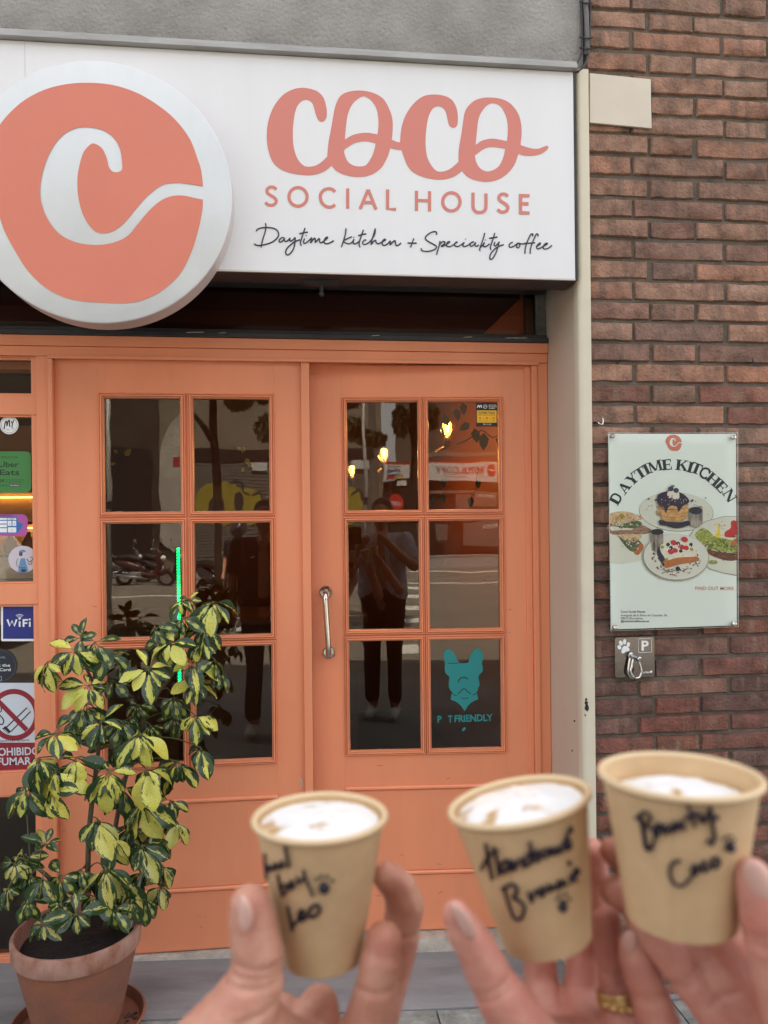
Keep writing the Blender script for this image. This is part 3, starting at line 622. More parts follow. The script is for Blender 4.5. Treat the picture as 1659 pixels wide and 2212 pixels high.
dd.tube([(q.x-.003, DY-.0006-DY, q.z+.018), (q.x, -.0006, q.z+.008), (q.x+.005, -.0006, q.z), (q.x+.004, -.0006, q.z-.01), (q.x, -.0006, q.z-.018)], [.0006, .0016, .0024, .002, .0006], 6)
dd.build('paint_chip', flat('pale_chip', (180, 205, 205)), left)

# concrete threshold
th_ = MB()
X = [XL+(.885-XL)*i/30 for i in range(31)]
for i in range(30):
    a, b_ = X[i], X[i+1]
    th_.add([(a, .285, gz(a)-.02), (b_, .285, gz(b_)-.02), (b_, .288, .112), (a, .288, .112), (b_, .40, .114), (a, .40, .114)], [(0, 1, 2, 3), (3, 2, 4, 5)])
tag(th_.build('threshold', mat('pale_threshold_concrete', (.62, .55, .46), .92, var=.4, vscale=16, bump=.004, bscale=120)), 'rough concrete threshold under the doors', None, kind='structure')

# ---- side window at the left
sw = thing('side_window', 'coral framed side window with stickers left of the doors', 'window')
XW = -.896
zs = [U(73, y, DY).z for y in (774, 854, 897, 1260, 1305, 1667, 1715, 2062, 2100)]
frame_box('rail', XL, -.8575, DY-.008, DY+.05, zs[0], 2.1175, sw)
frame_box('rail', XL, -.8575, DY-.008, DY+.05, zs[2], zs[1], sw)
frame_box('rail', XL, -.8575, DY-.008, DY+.05, zs[4], zs[3], sw)
frame_box('rail', XL, -.8575, DY-.008, DY+.05, zs[6], zs[5], sw)
frame_box('rail', XL, -.8575, DY-.008, DY+.05, .112, zs[7], sw)
for (a, b_) in ((zs[1], zs[0]), (zs[3], zs[2]), (zs[5], zs[4]), (zs[7], zs[6])):
    frame_box('glazing_bead', -.8765, -.8578, DY-.004, DY+.03, a, b_, sw, ORANGE_D, .001)
    p = MB(); p.box(XL, -.872, DY+.012, DY+.016, a-.003, b_+.003); p.build('pane', GLASS, sw)
    frame_box('glazing_bead', XL, -.877, DY-.002, DY+.03, b_-.006, b_-.0005, sw, ORANGE_D, .001)
    frame_box('glazing_bead', XL, -.877, DY-.002, DY+.03, a+.0005, a+.006, sw, ORANGE_D, .001)
frame_box('post', -1.95, -1.88, DY-.0085, DY+.0505, .115, 2.117, sw)

# stickers on the side window glass
GY = DY+.0115
def stk(name, label, fn, cat='sticker', Y=GY, pm=None, parent_face=None):
    P_ = Print(pm or plane_pm(Y), .00012); fn(P_); o_ = P_.build(name); tag(o_, label, cat, None); return o_
GREEN = flat('sticker_green', (62, 128, 62)); DGREEN = flat('sticker_dark_green', (16, 40, 22)); PINKP = flat('sticker_magenta', (176, 84, 160)); BLUEP = flat('sticker_blue', (40, 110, 180))
def s1(P_):
    P_.ell(20, 918, 20, 20, PW); P_.ell(20, 918, 17.5, 17.5, BLK, hole=.965); P_.stroke([(9,927),(11,914),(14,910),(15,920),(17,912),(20,908),(21,922)], 2.6, BLK); P_.stroke([(24,910),(27,914),(30,907)], 2.2, BLK); P_.stroke([(27,914),(26,924)], 2.2, BLK); P_.stroke([(14,928),(20,929)], .8, BLK); P_.stroke([(25,927),(31,926)], .8, BLK)
stk('round_sticker', 'round white sticker with black MY letters at top of side window', s1)
def s2(P_):
    P_.rect(-60, 975, 67, 1064, GREEN, 11); P_.text('PÍDELO CON', 2, 990, 4.3, DGREEN, 36)
    P_.text('Uber', -2.5, 1009, 11.5, DGREEN, 43, .012); P_.text('Eats', -1, 1026, 11.5, DGREEN, 43, .012)
    P_.text('5€', -1, 1041.5, 6.5, DGREEN, 11, .01); P_.text('de descuento en tus', 12, 1037.5, 2.6, DGREEN, 40); P_.text('primeras 2 pedidos', 12, 1042, 2.6, DGREEN, 37)
    P_.rect(20.5, 1045.5, 43.5, 1051, DGREEN); P_.text('PRIMEROS', 22, 1050, 2.9, PW, 20); P_.text('CÓDIGO:', -1, 1050, 2.6, DGREEN, 19)
stk('delivery_sticker', 'green rounded Uber Eats sticker on side window glass', s2)
def s3(P_):
    P_.rect(-60, 1111, 60, 1158, PINKP, 12); P_.poly([(-60,1116),(37,1116),(40,1128),(50,1132),(46,1142),(36,1152),(-60,1152)], BLUEP)
    for (x0, y0, x1, y1) in ((-20,1119,15,1123),(16.5,1119,25,1123),(27,1119,35,1123),(-20,1125,15,1131),(16.5,1125,25,1136),(27,1125,35,1136),(-20,1133,15,1139),(17,1139,35,1150),(-20,1141,15,1150)): P_.rect(x0, y0, x1, y1, PW, up=False)
    P_.l += .0003
    for (x, y, t) in ((20,1133,'6'),(30,1133,'8'),(25,1147,'4'),(19.5,1122.5,'12'),(29.5,1122.5,'9')): P_.text(t, x, y, 3.2, BLK)
    for y in (1113.2, 1114.6): P_.stroke([(-10, y), (27, y)], .5, BLK, sm=False)
stk('hours_sticker', 'pink and blue opening hours sticker on side window', s3)
LIL = flat('sticker_lilac', (206, 196, 204)); SKB = flat('sticker_denim', (98, 140, 178))
def s4(P_):
    P_.ell(49.5, 1208, 31.5, 29, LIL, n=48)
    P_.poly([(41,1198),(42,1190),(47,1187.5),(54,1189),(54.5,1194),(49,1198),(48,1201),(42,1201)], flat('sticker_hair', (70, 66, 76)))
    P_.poly([(43,1193),(44,1189),(49,1187),(55,1189),(56,1193)], SKB); P_.curve([(49,1194),(56,1193),(58,1197),(55,1201),(50,1202)], LIL)
    P_.poly([(38,1206),(48,1203),(58,1206),(62,1222),(61,1236),(40,1237)], flat('sticker_shirt', (196, 196, 206))); P_.poly([(45,1206),(54,1206),(57,1218),(61,1232),(60,1237),(39,1237),(41,1222)], SKB)
    P_.stroke([(58,1207),(64,1214),(72,1206),(66,1203)], 1.6, BLK); P_.stroke([(60,1216),(66,1220),(70,1213)], 1.2, BLK); P_.rect(46, 1229, 56, 1236, flat('sticker_pocket', (50, 54, 70)))
    P_.stroke([(38,1207),(36,1218),(42,1226),(55,1226)], 1, BLK)
stk('round_sticker', 'round lilac sticker drawing of an apron wearer pouring coffee', s4)
NB = flat('sticker_navy_blue', (34, 42, 124))
def s5(P_):
    P_.rect(2.5, 1306, 81.5, 1385, PW, 3); P_.rect(6.5, 1310.5, 77.5, 1380, NB); 
    P_.stroke([(16,1338),(21,1352),(26,1341),(31,1352),(36,1338)], 4, PW, sm=False); P_.stroke([(42.5,1342),(42.5,1354)], 3.8, PW, sm=False); P_.ell(42.5, 1336.5, 2.2, None, PW)
    P_.stroke([(51,1338),(51,1354)], 4, PW, sm=False); P_.stroke([(50,1339),(61,1339)], 3.4, PW, sm=False); P_.stroke([(50,1346),(59,1346)], 3.2, PW, sm=False); P_.stroke([(64.5,1343),(64.5,1354)], 3.6, PW, sm=False); P_.ell(64.5, 1338, 2.1, None, PW)
    for r_ in (5, 8.3, 11.4): P_.stroke([(42.5+r_*1.0*sin(a_), 1338.5-r_*cos(a_)) for a_ in (-.75, -.4, 0, .4, .75)], 1.1, PW)
stk('wifi_sticker', 'blue square WiFi sticker with white border', s5)
DNV = flat('sticker_dark_navy', (24, 34, 50)); CR = flat('sticker_red', (142, 28, 46)); GREY = flat('sticker_grey', (150, 158, 166))
def s6(P_):
    P_.ell(-2, 1438, 39, 37, DNV, n=48); P_.ell(-2, 1438, 35.5, 34, flat('sticker_tan', (120, 96, 70)), hole=.985, n=48)
    P_.text('Identify', -15, 1422, 4.5, GREY, 27); P_.text('accept the', -33, 1440, 6, PW, 55, .01); P_.text('loyalty Card', -37, 1449.5, 6, PW, 60, .01); P_.rect(-4, 1461, 4, 1470, GREY); P_.rect(-3, 1462.5, 3, 1468.5, DNV)
stk('card_sticker', 'dark navy round sticker about a loyalty card', s6)
def s7(P_):
    bgp = flat('sticker_cool_white', (206, 214, 222)); P_.rect(-70, 1475, 86.5, 1607, bgp); P_.rect(-70, 1604, 87.5, 1663, CR)
    P_.ell(30, 1544, 54.5, 56, CR, hole=.80, n=56)
    c_ = [(12,1572),(60,1527),(69,1537),(23,1583)]
    P_.stroke([(13,1572),(58,1529),(66,1537),(24,1580)], 2.6, BLK, sm=False); P_.poly([(5,1574),(12,1568),(24,1580),(18,1586)], BLK); P_.stroke([(9,1575),(19,1585)], 1.4, bgp, sm=False)
    P_.stroke([(-5,1562),(5,1565),(8,1556),(2,1547),(-4,1543)], 2.6, BLK); P_.stroke([(-5,1540),(3,1536),(2,1528)], 2.4, BLK)
    P_.stroke([(-10,1508),(58,1577)], 10.5, CR, sm=False)
    P_.text('SEGUN LEY 42/2010', -5, 1611.5-1, 3.6, BLK, 66, .01, -.04) if False else P_.text('SEGUN LEY 42/2010', -6, 1602.5, 3.6, BLK, 69, .012, -.03)
    P_.text('PROHIBIDO', -27, 1633, 16, bgp, 113, .02, -.03); P_.text('FUMAR', -6, 1653, 15.5, bgp, 74, .02, -.03)
stk('no_smoking_sticker', 'white and red no smoking sticker lettered PROHIBIDO FUMAR', s7)

# stickers on the right leaf
def leaf_pm(x, y, l):
    v = to_leaf(x, y, l-.0118); R3 = Matrix.Rotation(-LA, 3, 'Z'); return HINGE+R3 @ v
TEAL = flat('teal_vinyl', (30, 132, 132)); YEL = flat('sticker_yellow', (246, 188, 22))
kT = lambda x, y: ((1680+x/4.3658)/1.8517, (2530+y/4.3658)/1.8517)
def s8(P_):
    o_ = [(560,1050),(520,990),(508,920),(520,800),(505,765),(450,715),(440,640),(435,600),(445,570),(425,450),(420,390),(440,330),(480,300),(530,305),(580,350),(630,430),(680,530),(680,530),(700,545),(780,545),(855,535),(855,535),(870,450),(920,350),(970,300),(1020,285),(1070,305),(1105,370),(1110,450),(1090,560),(1105,600),(1100,690),(1050,740),(1030,800),(1045,880),(1040,960),(1015,975),(1025,1005),(1000,1050),(1000,1050),(1010,1110),(1027,1175),(1027,1175),(930,1220),(850,1290),(790,1392),(790,1392),(720,1290),(640,1225),(543,1187),(543,1187),(552,1120),(558,1075),(558,1075)]
    P_.curve([kT(*p) for p in o_], TEAL, k=4)
    ink = flat('pane_dark', (34, 24, 24)); st = lambda L, wd_=2.2: P_.stroke([kT(*p) for p in L], wd_, ink)
    st([(495,548),(580,545),(670,555)], 1.6); st([(680,885),(690,835),(735,800),(790,795),(845,825)]); st([(668,1085),(720,1040),(778,990),(830,1040),(900,1080)], 1.9); st([(555,1050),(590,1095),(650,1113)], 1.7); st([(1010,1040),(975,1085),(925,1105)], 1.7); st([(720,1158),(785,1165),(855,1155)], 1.4)
    for ch, x, y in (('P',310,1585),('T',495,1580),('FRIENDLY',612,1575)):
        a_ = kT(x, y); wd_ = {'P': 9, 'T': 9.5, 'FRIENDLY': 83}[ch]; P_.text(ch, a_[0], a_[1], 14, TEAL, wd_, .03, 0 if len(ch) < 3 else -.035)
    a_ = kT(757, 1715); P_.ell(a_[0], a_[1], 2.1, 3.3, TEAL, .3); a_ = kT(785, 1690); P_.ell(a_[0], a_[1], 2.1, 3.5, TEAL, -.3)
stk('dog_decal', 'teal bulldog head decal with faded PET FRIENDLY lettering', s8, 'decal', pm=leaf_pm)
kM = lambda x, y: (734.5+x/4.518, 842.5+y/4.518)
def s9(P_):
    def R4(x0, y0, x1, y1, m_): a_ = kM(x0, y0); b2 = kM(x1, y1); P_.rect(a_[0], a_[1], b2[0], b2[1], m_)
    R4(1334, 118, 1540, 352, BLK); R4(1342, 194, 1534, 314, YEL)
    T = lambda t, x, y, h_, wd_, m_, b2=.01: P_.text(t, *kM(x, y), h_/4.518, m_, wd_/4.518, b2)
    T('CONECTADA', 1356, 225, 19, 166, BLK, .03); T('CON AVISO A POLICÍA', 1356, 244, 11, 164, BLK); T('MOVISTAR', 1458, 148, 10, 74, PW); T('PROSEGUR', 1458, 163, 10, 80, PW); T('ALARMAS', 1458, 178, 10, 60, PW); T('900 112 365', 1402, 336, 13, 80, PW)
    P_.stroke([kM(*p) for p in ((1346,168),(1352,148),(1360,146),(1367,164),(1374,150),(1382,144),(1388,168))], 1.8, PW)
    P_.ell(*kM(1422, 157), 4.4, 4.4, PW, hole=.8); P_.stroke([kM(1408, 164), kM(1436, 150)], .8, PW, sm=False)
    for x in (1372, 1438, 1504): P_.ell(*kM(x, 270), 1.7, 2, BLK, hole=.6); P_.stroke([kM(x-14, 297), kM(x+14, 297)], .5, BLK, sm=False)
    for x in (1405, 1470): P_.stroke([kM(x, 262), kM(x, 302)], .3, BLK, sm=False)
stk('alarm_sticker', 'black and yellow CONECTADA alarm sticker in the top corner pane', s9, pm=leaf_pm)

# ================================================================== POSTER
PYB = -.030
po = thing('wall_poster', 'acrylic covered menu poster lettered DAYTIME KITCHEN on the bricks', 'poster')
PAPER = mat('poster_paper', lin((236, 243, 236)), .5, var=.02, vscale=3)
quadplate('backing', [(1315.5,937),(1590,937.5),(1592,1351),(1321,1360)], PYB, .006, PAPER, po)
cps = [(1313.8,934.8),(1593.5,935.2),(1595,1353.8),(1319.6,1363)]
quadplate('acrylic_panel', cps, PYB-.012, .006, CLEAR, po, .0008)
eb = MB(); q = [U(a_, b_, PYB-.009) for a_, b_ in cps]; eb.tube([q[0], q[1], q[2], q[3]], .0012, 4, closed=True); eb.build('panel_edge', flat('acrylic_edge', (190, 205, 198)), po)
for (a_, b_) in ((1324, 941.5), (1586, 944.5), (1330, 1355.5), (1587.5, 1347.5)):
    q = U(a_, b_, PYB-.016); s_ = MB(); s_.lathe([(.0075, -.002), (.0075, .004), (.006, .0062), (.0, .0066)], (q.x, PYB-.012, q.z), (0, -1, 0), 20); s_.tube([(q.x, -.002, q.z), (q.x, PYB-.013, q.z)], .005, 8); smooth_by_angle(s_.build('screw', STEEL, po), 30)
P = Print(plane_pm(PYB-.0006), .00002)
kP = lambda x, y: ((2430+x/3.1302)/1.8517, (1920+y/3.1302)/1.8517)
kQ = lambda x, y: ((2300+x/1.5803)/1.8517, (1600+y/1.5803)/1.8517)
# small emblem
ex, ey = kQ(623, 271); sE = (51/1.5803/1.8517)/470
P.curve([(ex+(x-400)*sE, ey+(y-835)*sE) for x, y in em], CORAL2, k=2)
# arched serif lettering
INK = flat('poster_ink', (28, 36, 48))
GL = {'D': [('v',0,.30),('b',.30)], }
def slab_letter(ch, x, y, ang, h):
    """fat slab serif capitals from strokes; x,y base centre"""
    ca, sa = cos(ang), sin(ang)
    T = lambda u, v: (x+(u*1.28*ca+v*sa)*h, y+(u*1.28*sa-v*ca)*h)
    def s_(L, w_, sm=False): P.stroke([T(*p) for p in L], w_*h, INK, 4, False, sm)
    st = .30; tn = .12
    def ser(u, v, wd_=.42): s_([(u-wd_/2, v), (u+wd_/2, v)], .075)
    if ch in 'IDEKHTN' and ch != 'T' and ch != 'N':
        u0 = {'I': 0, 'D': -.2, 'E': -.18, 'K': -.26, 'H': -.28}[ch]
        s_([(u0, 0), (u0, 1)], st); ser(u0, .04, .42); ser(u0, .96, .42)
    if ch == 'D': s_([(-.15, .95), (.12, .93), (.28, .75), (.3, .5), (.28, .25), (.12, .07), (-.15, .05)], .17, True)
    if ch == 'E': s_([(-.2, .95), (.30, .95)], .1); s_([(-.2, .05), (.32, .05)], .1); s_([(-.2, .5), (.18, .5)], .08); s_([(.28, .72), (.28, .99)], .08); s_([(.3, .0), (.3, .3)], .08); s_([(.18, .36), (.18, .64)], .06)
    if ch == 'K': s_([(-.2, .42), (.27, .93)], .09); s_([(-.03, .58), (.30, .05)], .23); ser(.27, .96, .3); ser(.30, .04, .36)
    if ch == 'H': s_([(.28, 0), (.28, 1)], st); ser(.28, .04); ser(.28, .96); s_([(-.28, .5), (.28, .5)], .09)
    if ch == 'T': s_([(0, 0), (0, 1)], st); ser(0, .04, .44); s_([(-.38, .95), (.38, .95)], .1); s_([(-.36, .7), (-.36, .99)], .08); s_([(.36, .7), (.36, .99)], .08)
    if ch == 'A': s_([(-.27, .02), (.0, .98)], .09); s_([(-.0, .98), (.24, .02)], .24); ser(-.27, .04, .3); ser(.26, .04, .42); s_([(-.17, .3), (.12, .3)], .08)
    if ch == 'Y': s_([(0, .0), (0, .5)], st); s_([(0, .48), (-.24, .96)], .23); s_([(.02, .48), (.27, .96)], .09); ser(0, .04, .42); ser(-.26, .96, .36); ser(.28, .96, .26)
    if ch == 'M': s_([(-.38, 0), (-.36, 1)], .09); s_([(-.34, .98), (-.02, .12)], .21); s_([(.02, .12), (.3, .98)], .09); s_([(.36, 0), (.36, 1)], .23); ser(-.38, .04, .28); ser(.36, .04, .38); ser(-.36, .96, .26); ser(.38, .96, .32)
    if ch == 'N': s_([(-.32, 0), (-.32, 1)], .09); s_([(-.3, .97), (.28, .05)], .23); s_([(.32, 0), (.32, 1)], .09); ser(-.32, .04, .3); ser(.32, .96, .3); ser(-.34, .96, .26)
    if ch == 'C': s_([(.30, .72), (.18, .93), (-.02, .97), (-.24, .8), (-.3, .5), (-.24, .2), (-.02, .03), (.18, .07), (.32, .27)], .19, True); s_([(.3, .64), (.3, .98)], .07)
LT = [('D',287,640,-61),('A',337,575,-52),('Y',385,524,-43),('T',432,489,-33),('I',467,467,-27),('M',515,452,-16),('E',585,442,-6),('K',672,446,7),('I',720,457,16),('T',755,464,22),('C',803,490,32),('H',853,528,41),('E',900,570,48),('N',950,622,58)]
for ch, x, y, dg in LT:
    a_ = radians(dg); X_, Y_ = kQ(x+0*sin(a_), y); slab_letter(ch, X_, Y_, a_, 23)
PLT = mat('print_plate', lin((222, 222, 206)), .5, var=.06, vscale=12); PLT2 = flat('print_plate_edge', (150, 146, 130))
PANC = mat('print_pancake', lin((224, 176, 110)), .5, var=.6, vscale=70, dark=lin((150, 96, 50))); BERRY = mat('print_berry', lin((44, 38, 66)), .5, var=.7, vscale=260); PUR = flat('print_purple', (108, 36, 70)); CRM = mat('print_cream', lin((232, 224, 204)), .5, var=.12, vscale=90)
RED = mat('print_red', lin((205, 46, 50)), .5, var=.3, vscale=120); LGR = mat('print_green', lin((190, 196, 100)), .5, var=.5, vscale=150, dark=lin((96, 106, 40))); DGR = mat('print_dark_green', lin((112, 130, 88)), .5, var=.5, vscale=170, dark=lin((34, 48, 28))); BRD = mat('print_bread', lin((226, 204, 164)), .5, var=.4, vscale=110, dark=lin((184, 128, 80))); HAM = mat('print_ham', lin((190, 148, 124)), .5, var=.5, vscale=130, dark=lin((96, 66, 52)), stretch=(.5, 1, 2)); TOAST = mat('print_toast', lin((198, 116, 58)), .5, var=.35, vscale=120); RYE = mat('print_rye', lin((120, 66, 40)), .5, var=.4, vscale=160); METL = mat('print_metal', lin((190, 180, 166)), .5, var=.5, vscale=60, dark=lin((70, 62, 56)), stretch=(2, 1, .4))
def E(x, y, rx, ry, m_, a_=0): c_ = kP(x, y); P.ell(c_[0], c_[1], rx/5.797, ry/5.797, m_, a_)
def PC(L, m_): P.curve([kP(*p) for p in L], m_, k=3)
E(860,400,468,245,PLT2,.06); E(860,396,462,240,PLT,.06)
P.poly([kP(22,600),kP(22,480),kP(200,440),kP(420,480),kP(560,590),kP(610,740),kP(560,900),kP(430,1000),kP(200,1050),kP(30,1040)], PLT)
PC([(560,640),(400,640),(30,640),(30,540),(250,560),(430,560)], HAM); PC([(24,430),(130,395),(260,400),(430,460),(425,495),(250,530),(60,545),(24,545)], BRD); PC([(40,550),(200,545),(360,510),(430,540),(390,590),(240,610),(60,570)], DGR); PC([(40,580),(220,600),(330,610),(200,640),(60,640)], CRM)
PC([(30,640),(250,625),(540,640),(480,675),(200,690),(60,680)], HAM); PC([(110,690),(400,680),(410,740),(330,790),(220,760)], BRD); PC([(130,700),(250,770),(400,760),(420,830),(330,900),(240,850)], DGR); PC([(330,900),(420,790),(450,850),(390,935),(350,930)], TOAST); E(180,455,40,30,flat('print_olive', (158,150,50)),.7)
P.poly([kP(*p) for p in [(1610,450),(1450,455),(1240,510),(1090,600),(1020,700),(1040,850),(1120,1010),(1280,1120),(1450,1170),(1612,1200)]], PLT2); P.poly([kP(*p) for p in [(1611,457),(1450,462),(1245,517),(1095,607),(1030,705),(1050,850),(1130,1005),(1290,1112),(1450,1160),(1612,1185)]], PLT)
PC([(1250,860),(1400,900),(1610,920),(1612,1000),(1500,1010),(1350,970),(1260,920)], RYE); PC([(1090,690),(1200,600),(1350,700),(1500,740),(1610,780),(1612,900),(1500,900),(1350,880),(1200,800)], LGR); E(1400,610,125,110,CRM,.2); PC([(1390,540),(1410,560),(1400,640),(1420,700),(1370,720),(1350,690),(1380,620)], flat('print_yolk', (236,204,40)))
PC([(1612,520),(1545,520),(1540,600),(1470,650),(1470,710),(1560,720),(1612,700)], RED); PC([(1612,735),(1560,760),(1540,810),(1612,830)], TOAST); E(1320,1030,60,28,LGR)
random.seed(22)
for _ in range(70): E(random.gauss(1330, 130), random.gauss(800, 50), random.uniform(7, 16), random.uniform(6, 12), random.choice((LGR, DGR, flat('print_lime', (206,212,120)), flat('print_olive', (158,150,50)))), random.random()*3)
for _ in range(40): E(random.uniform(60, 400), random.gauss(570, 16), random.uniform(8, 18), random.uniform(4, 8), random.choice((DGR, LGR, CRM)), random.random()*3)
for _ in range(30): E(random.uniform(180, 400), random.gauss(790, 35), random.uniform(7, 14), random.uniform(4, 9), random.choice((DGR, HAM, CRM)), random.random()*3)
for _ in range(26): E(random.uniform(60, 420), random.gauss(480, 22), random.uniform(6, 16), random.uniform(3, 7), random.choice((TOAST, BRD, CRM)), random.random()*3)
for _ in range(24): E(random.uniform(1280, 1600), random.gauss(945, 22), random.uniform(8, 20), random.uniform(3, 8), random.choice((TOAST, RYE, BLK)), .2)
random.seed(21)
for _ in range(26): E(random.gauss(1350, 120), random.gauss(790, 60), random.uniform(10, 24), random.uniform(8, 18), random.choice((LGR, DGR, LGR)), random.random()*3)
for _ in range(14): E(random.gauss(1420, 50), random.gauss(590, 40), 5, 4, BLK)
PC([(640,500),(760,520),(900,530),(1000,510),(1020,560),(900,600),(820,600),(720,570),(650,560)], BERRY); E(680,535,35,32,BERRY); E(850,575,50,28,BERRY)
PC([(660,450),(700,510),(820,525),(940,510),(990,440),(820,470)], PANC); PC([(618,370),(640,440),(820,475),(960,450),(1002,340),(800,380)], PANC); PC([(625,310),(640,350),(820,365),(950,345),(1000,300),(820,290)], PANC); P.stroke([kP(640,438),kP(820,474),kP(960,448)], .7, RYE); P.stroke([kP(640,356),kP(820,372),kP(980,345)], .7, RYE)
PC([(620,190),(700,150),(800,140),(920,165),(1005,240),(1000,290),(930,330),(880,400),(850,330),(760,330),(720,420),(690,330),(620,290)], BERRY); PC([(622,290),(690,330),(700,345),(640,330)], PUR)
PC([(735,190),(760,140),(870,140),(888,200),(870,240),(780,240)], CRM); E(783,112,34,30,flat('print_blueberry', (48,58,82))); E(848,132,34,32,flat('print_blueberry', (48,58,82))); E(805,78,26,14,DGR)
for _ in range(34): E(random.gauss(820, 130), random.gauss(240, 36), random.uniform(8, 15), random.uniform(7, 12), random.choice((BERRY, BERRY, flat('print_blueberry', (48,58,82)), PUR)))
for _ in range(30):
    a_ = random.random()*6.28; E(860+random.uniform(260, 400)*cos(a_), 410+random.uniform(120, 190)*sin(a_), random.uniform(4, 9), random.uniform(3, 6), random.choice((PUR, BERRY, RYE)))
P.poly([kP(*p) for p in [(1005,380),(1020,560),(1060,585),(1130,585),(1185,540),(1175,340),(1168,325),(1120,330)]], METL); E(1088,385,84,46,BLK,.05); E(1088,396,76,32,flat('print_syrup', (34,36,58)),.05)
E(845,965,412,292,PLT2,.05); E(845,960,404,285,PLT,.05)
for _ in range(150):
    a_ = random.random()*6.28; k_ = random.uniform(.55, .92); E(840+330*k_*cos(a_), 990+230*k_*sin(a_), random.uniform(6, 17), random.uniform(4, 10), random.choice((RYE, HAM, RYE, PUR)), random.random()*3)
P.poly([kP(*p) for p in [(530,640),(545,880),(600,900),(650,880),(680,830),(680,640)]], METL); E(605,650,78,38,BLK); PC([(600,880),(700,800),(720,950),(690,1080),(640,1000)], BERRY)
PC([(700,1000),(1080,950),(1090,1015),(900,1050),(720,1100),(700,1060)], TOAST); PC([(640,830),(700,790),(900,760),(1040,800),(1085,900),(1080,955),(860,970),(720,1005),(690,960),(650,900)], CRM)
for x in (900, 975, 1045): E(x, 910, 42, 52, CRM)
for (x, y, r_) in ((808,785,40),(945,745,42),(905,840,42),(965,850,34),(775,895,42),(825,880,36)): E(x, y, r_, r_*.8, RED, .4)
for (x, y) in ((738,808),(865,795),(1025,810),(775,848),(898,886)): E(x, y, 24, 23, BLK)
for (x, y) in ((665,840),(1030,865),(720,990)): E(x, y, 22, 20, LGR)
E(860,1110,28,30,BERRY)
for _ in range(40): E(random.gauss(820, 120), random.gauss(235, 40), 4, 3, PW)
for _ in range(40): E(random.uniform(660, 1070), random.uniform(800, 960), random.uniform(5, 10), random.uniform(3, 7), random.choice((PW, PW, CRM, PLT2)), random.random()*3)
P.l = .0004
P.text('FIND OUT MORE', *kQ(760, 1201), 7.2, CORAL, 83, .005)
for t, y, wd_, b2 in (('Coco Social House', 1344, 53, .014), ('Avinguda de la Riera de Cassoles, 56.', 1367, 101, 0), ('08012 Barcelona', 1386, 47, 0), ('@cocosocialhouse.es', 1404, 61, .014)):
    P.text(t, *kQ(289, y), 4.4, INK, wd_, b2)
P.build('printed_sheet', po)

# ================================================================== DOG HITCH PLATE
kD = lambda x, y: ((2430+x/7.541)/1.8517, (2520+y/7.541)/1.8517)
dg_ = thing('dog_hitch', 'small steel dog parking plate with paw print below the poster', 'plaque')
YP = -.012
pm_ = plane_pm(YP)
P = Print(lambda x, y, l: pm_(x, y, l), .0002)
cr_ = [kD(215,250),kD(1410,180),kD(1425,1390),kD(235,1450)]
q = [U(a_, b_, YP) for a_, b_ in cr_]; c0 = (q[0]+q[1]+q[2]+q[3])/4; hw = ((q[1]-q[0]).length+(q[2]-q[3]).length)/4; hh_ = ((q[0]-q[3]).length+(q[1]-q[2]).length)/4
bm_ = MB(); r_ = .008; loop = []
for (sx, sz, a0) in ((1,-1,-90),(1,1,0),(-1,1,90),(-1,-1,180)):
    for k in range(6): a_ = radians(a0+18*k); loop.append((c0.x+sx*(hw-r_)+r_*cos(a_), c0.z+sz*(hh_-r_)+r_*sin(a_)))
n = len(loop); bm_.add([(x, YP, z) for x, z in loop]+[(x, YP+.003, z) for x, z in loop], [tuple(range(n)), tuple(range(2*n-1, n-1, -1))]+[(i, n+i, n+(i+1) % n, (i+1) % n) for i in range(n)])
bm_.build('plate', STEELB, dg_)
for (x, y, rx, ry, a_) in ((358,523,55,68,-.5),(403,393,55,78,-.4),(515,352,50,82,0),(625,438,50,75,.2)): P.ell(*kD(x, y), rx/13.96, ry/13.96, PW, a_)
P.curve([kD(*p) for p in [(515,478),(580,495),(640,545),(662,590),(630,632),(560,645),(500,690),(450,700),(418,670),(425,590),(460,505)]], PW, k=4)
a_ = kD(920,250); b_ = kD(1335,680)
o1 = [(0,0)]
P.stroke([kD(*p) for p in [(950,262),(1300,254),(1322,275),(1328,645),(1305,665),(955,680),(925,655),(922,290)]], .9, PW, sm=False, closed=True)
P.text('P', *kD(1018, 608), 20, PW, 15.5, .03)
P.text('arkan', *kD(1065, 1300), 4.2, PW, 15, .02, -.05); P.ell(*kD(1312, 1252), 2.4, 2.6, PW)
P.build('engraving', dg_)
sh = thing('shackle', 'polished steel snap shackle hanging from the dog parking plate', 'shackle')
Yk = YP-.020
s_ = MB()
a_ = U(*kD(690, 770), YP-.001); b_ = U(*kD(930, 870), Yk-.018)
s_.tube([a_+Vector((0, .006, 0)), a_.lerp(b_, .5), b_], .0075, 12); s_.lathe([(.0088, 0), (.0088, .006), (.006, .008)], b_, b_-a_, 6); s_.lathe([(.0115, 0), (.0115, .004), (.009, .006)], a_, b_-a_, 16); smooth_by_angle(s_.build('pin', STEEL, sh), 30)
s_ = MB(); L = [(790,850),(760,950),(735,1100),(700,1230),(725,1350),(800,1430),(880,1450),(960,1420),(1010,1340),(1015,1220),(985,1100),(950,980),(915,900)]
s_.tube(crom([U(*kD(x, y), Yk+(.002 if i < 6 else -.012)) for i, (x, y) in enumerate(L)], 6), .0042, 10); s_.build('bow', STEEL, sh, True)
s_ = MB(); s_.tube(crom([U(*kD(x, y), YP-.012) for x, y in [(680,840),(650,1000),(625,1200),(635,1330),(700,1420),(800,1455)]], 6), .0040, 10); s_.build('bow', STEEL, sh, True)

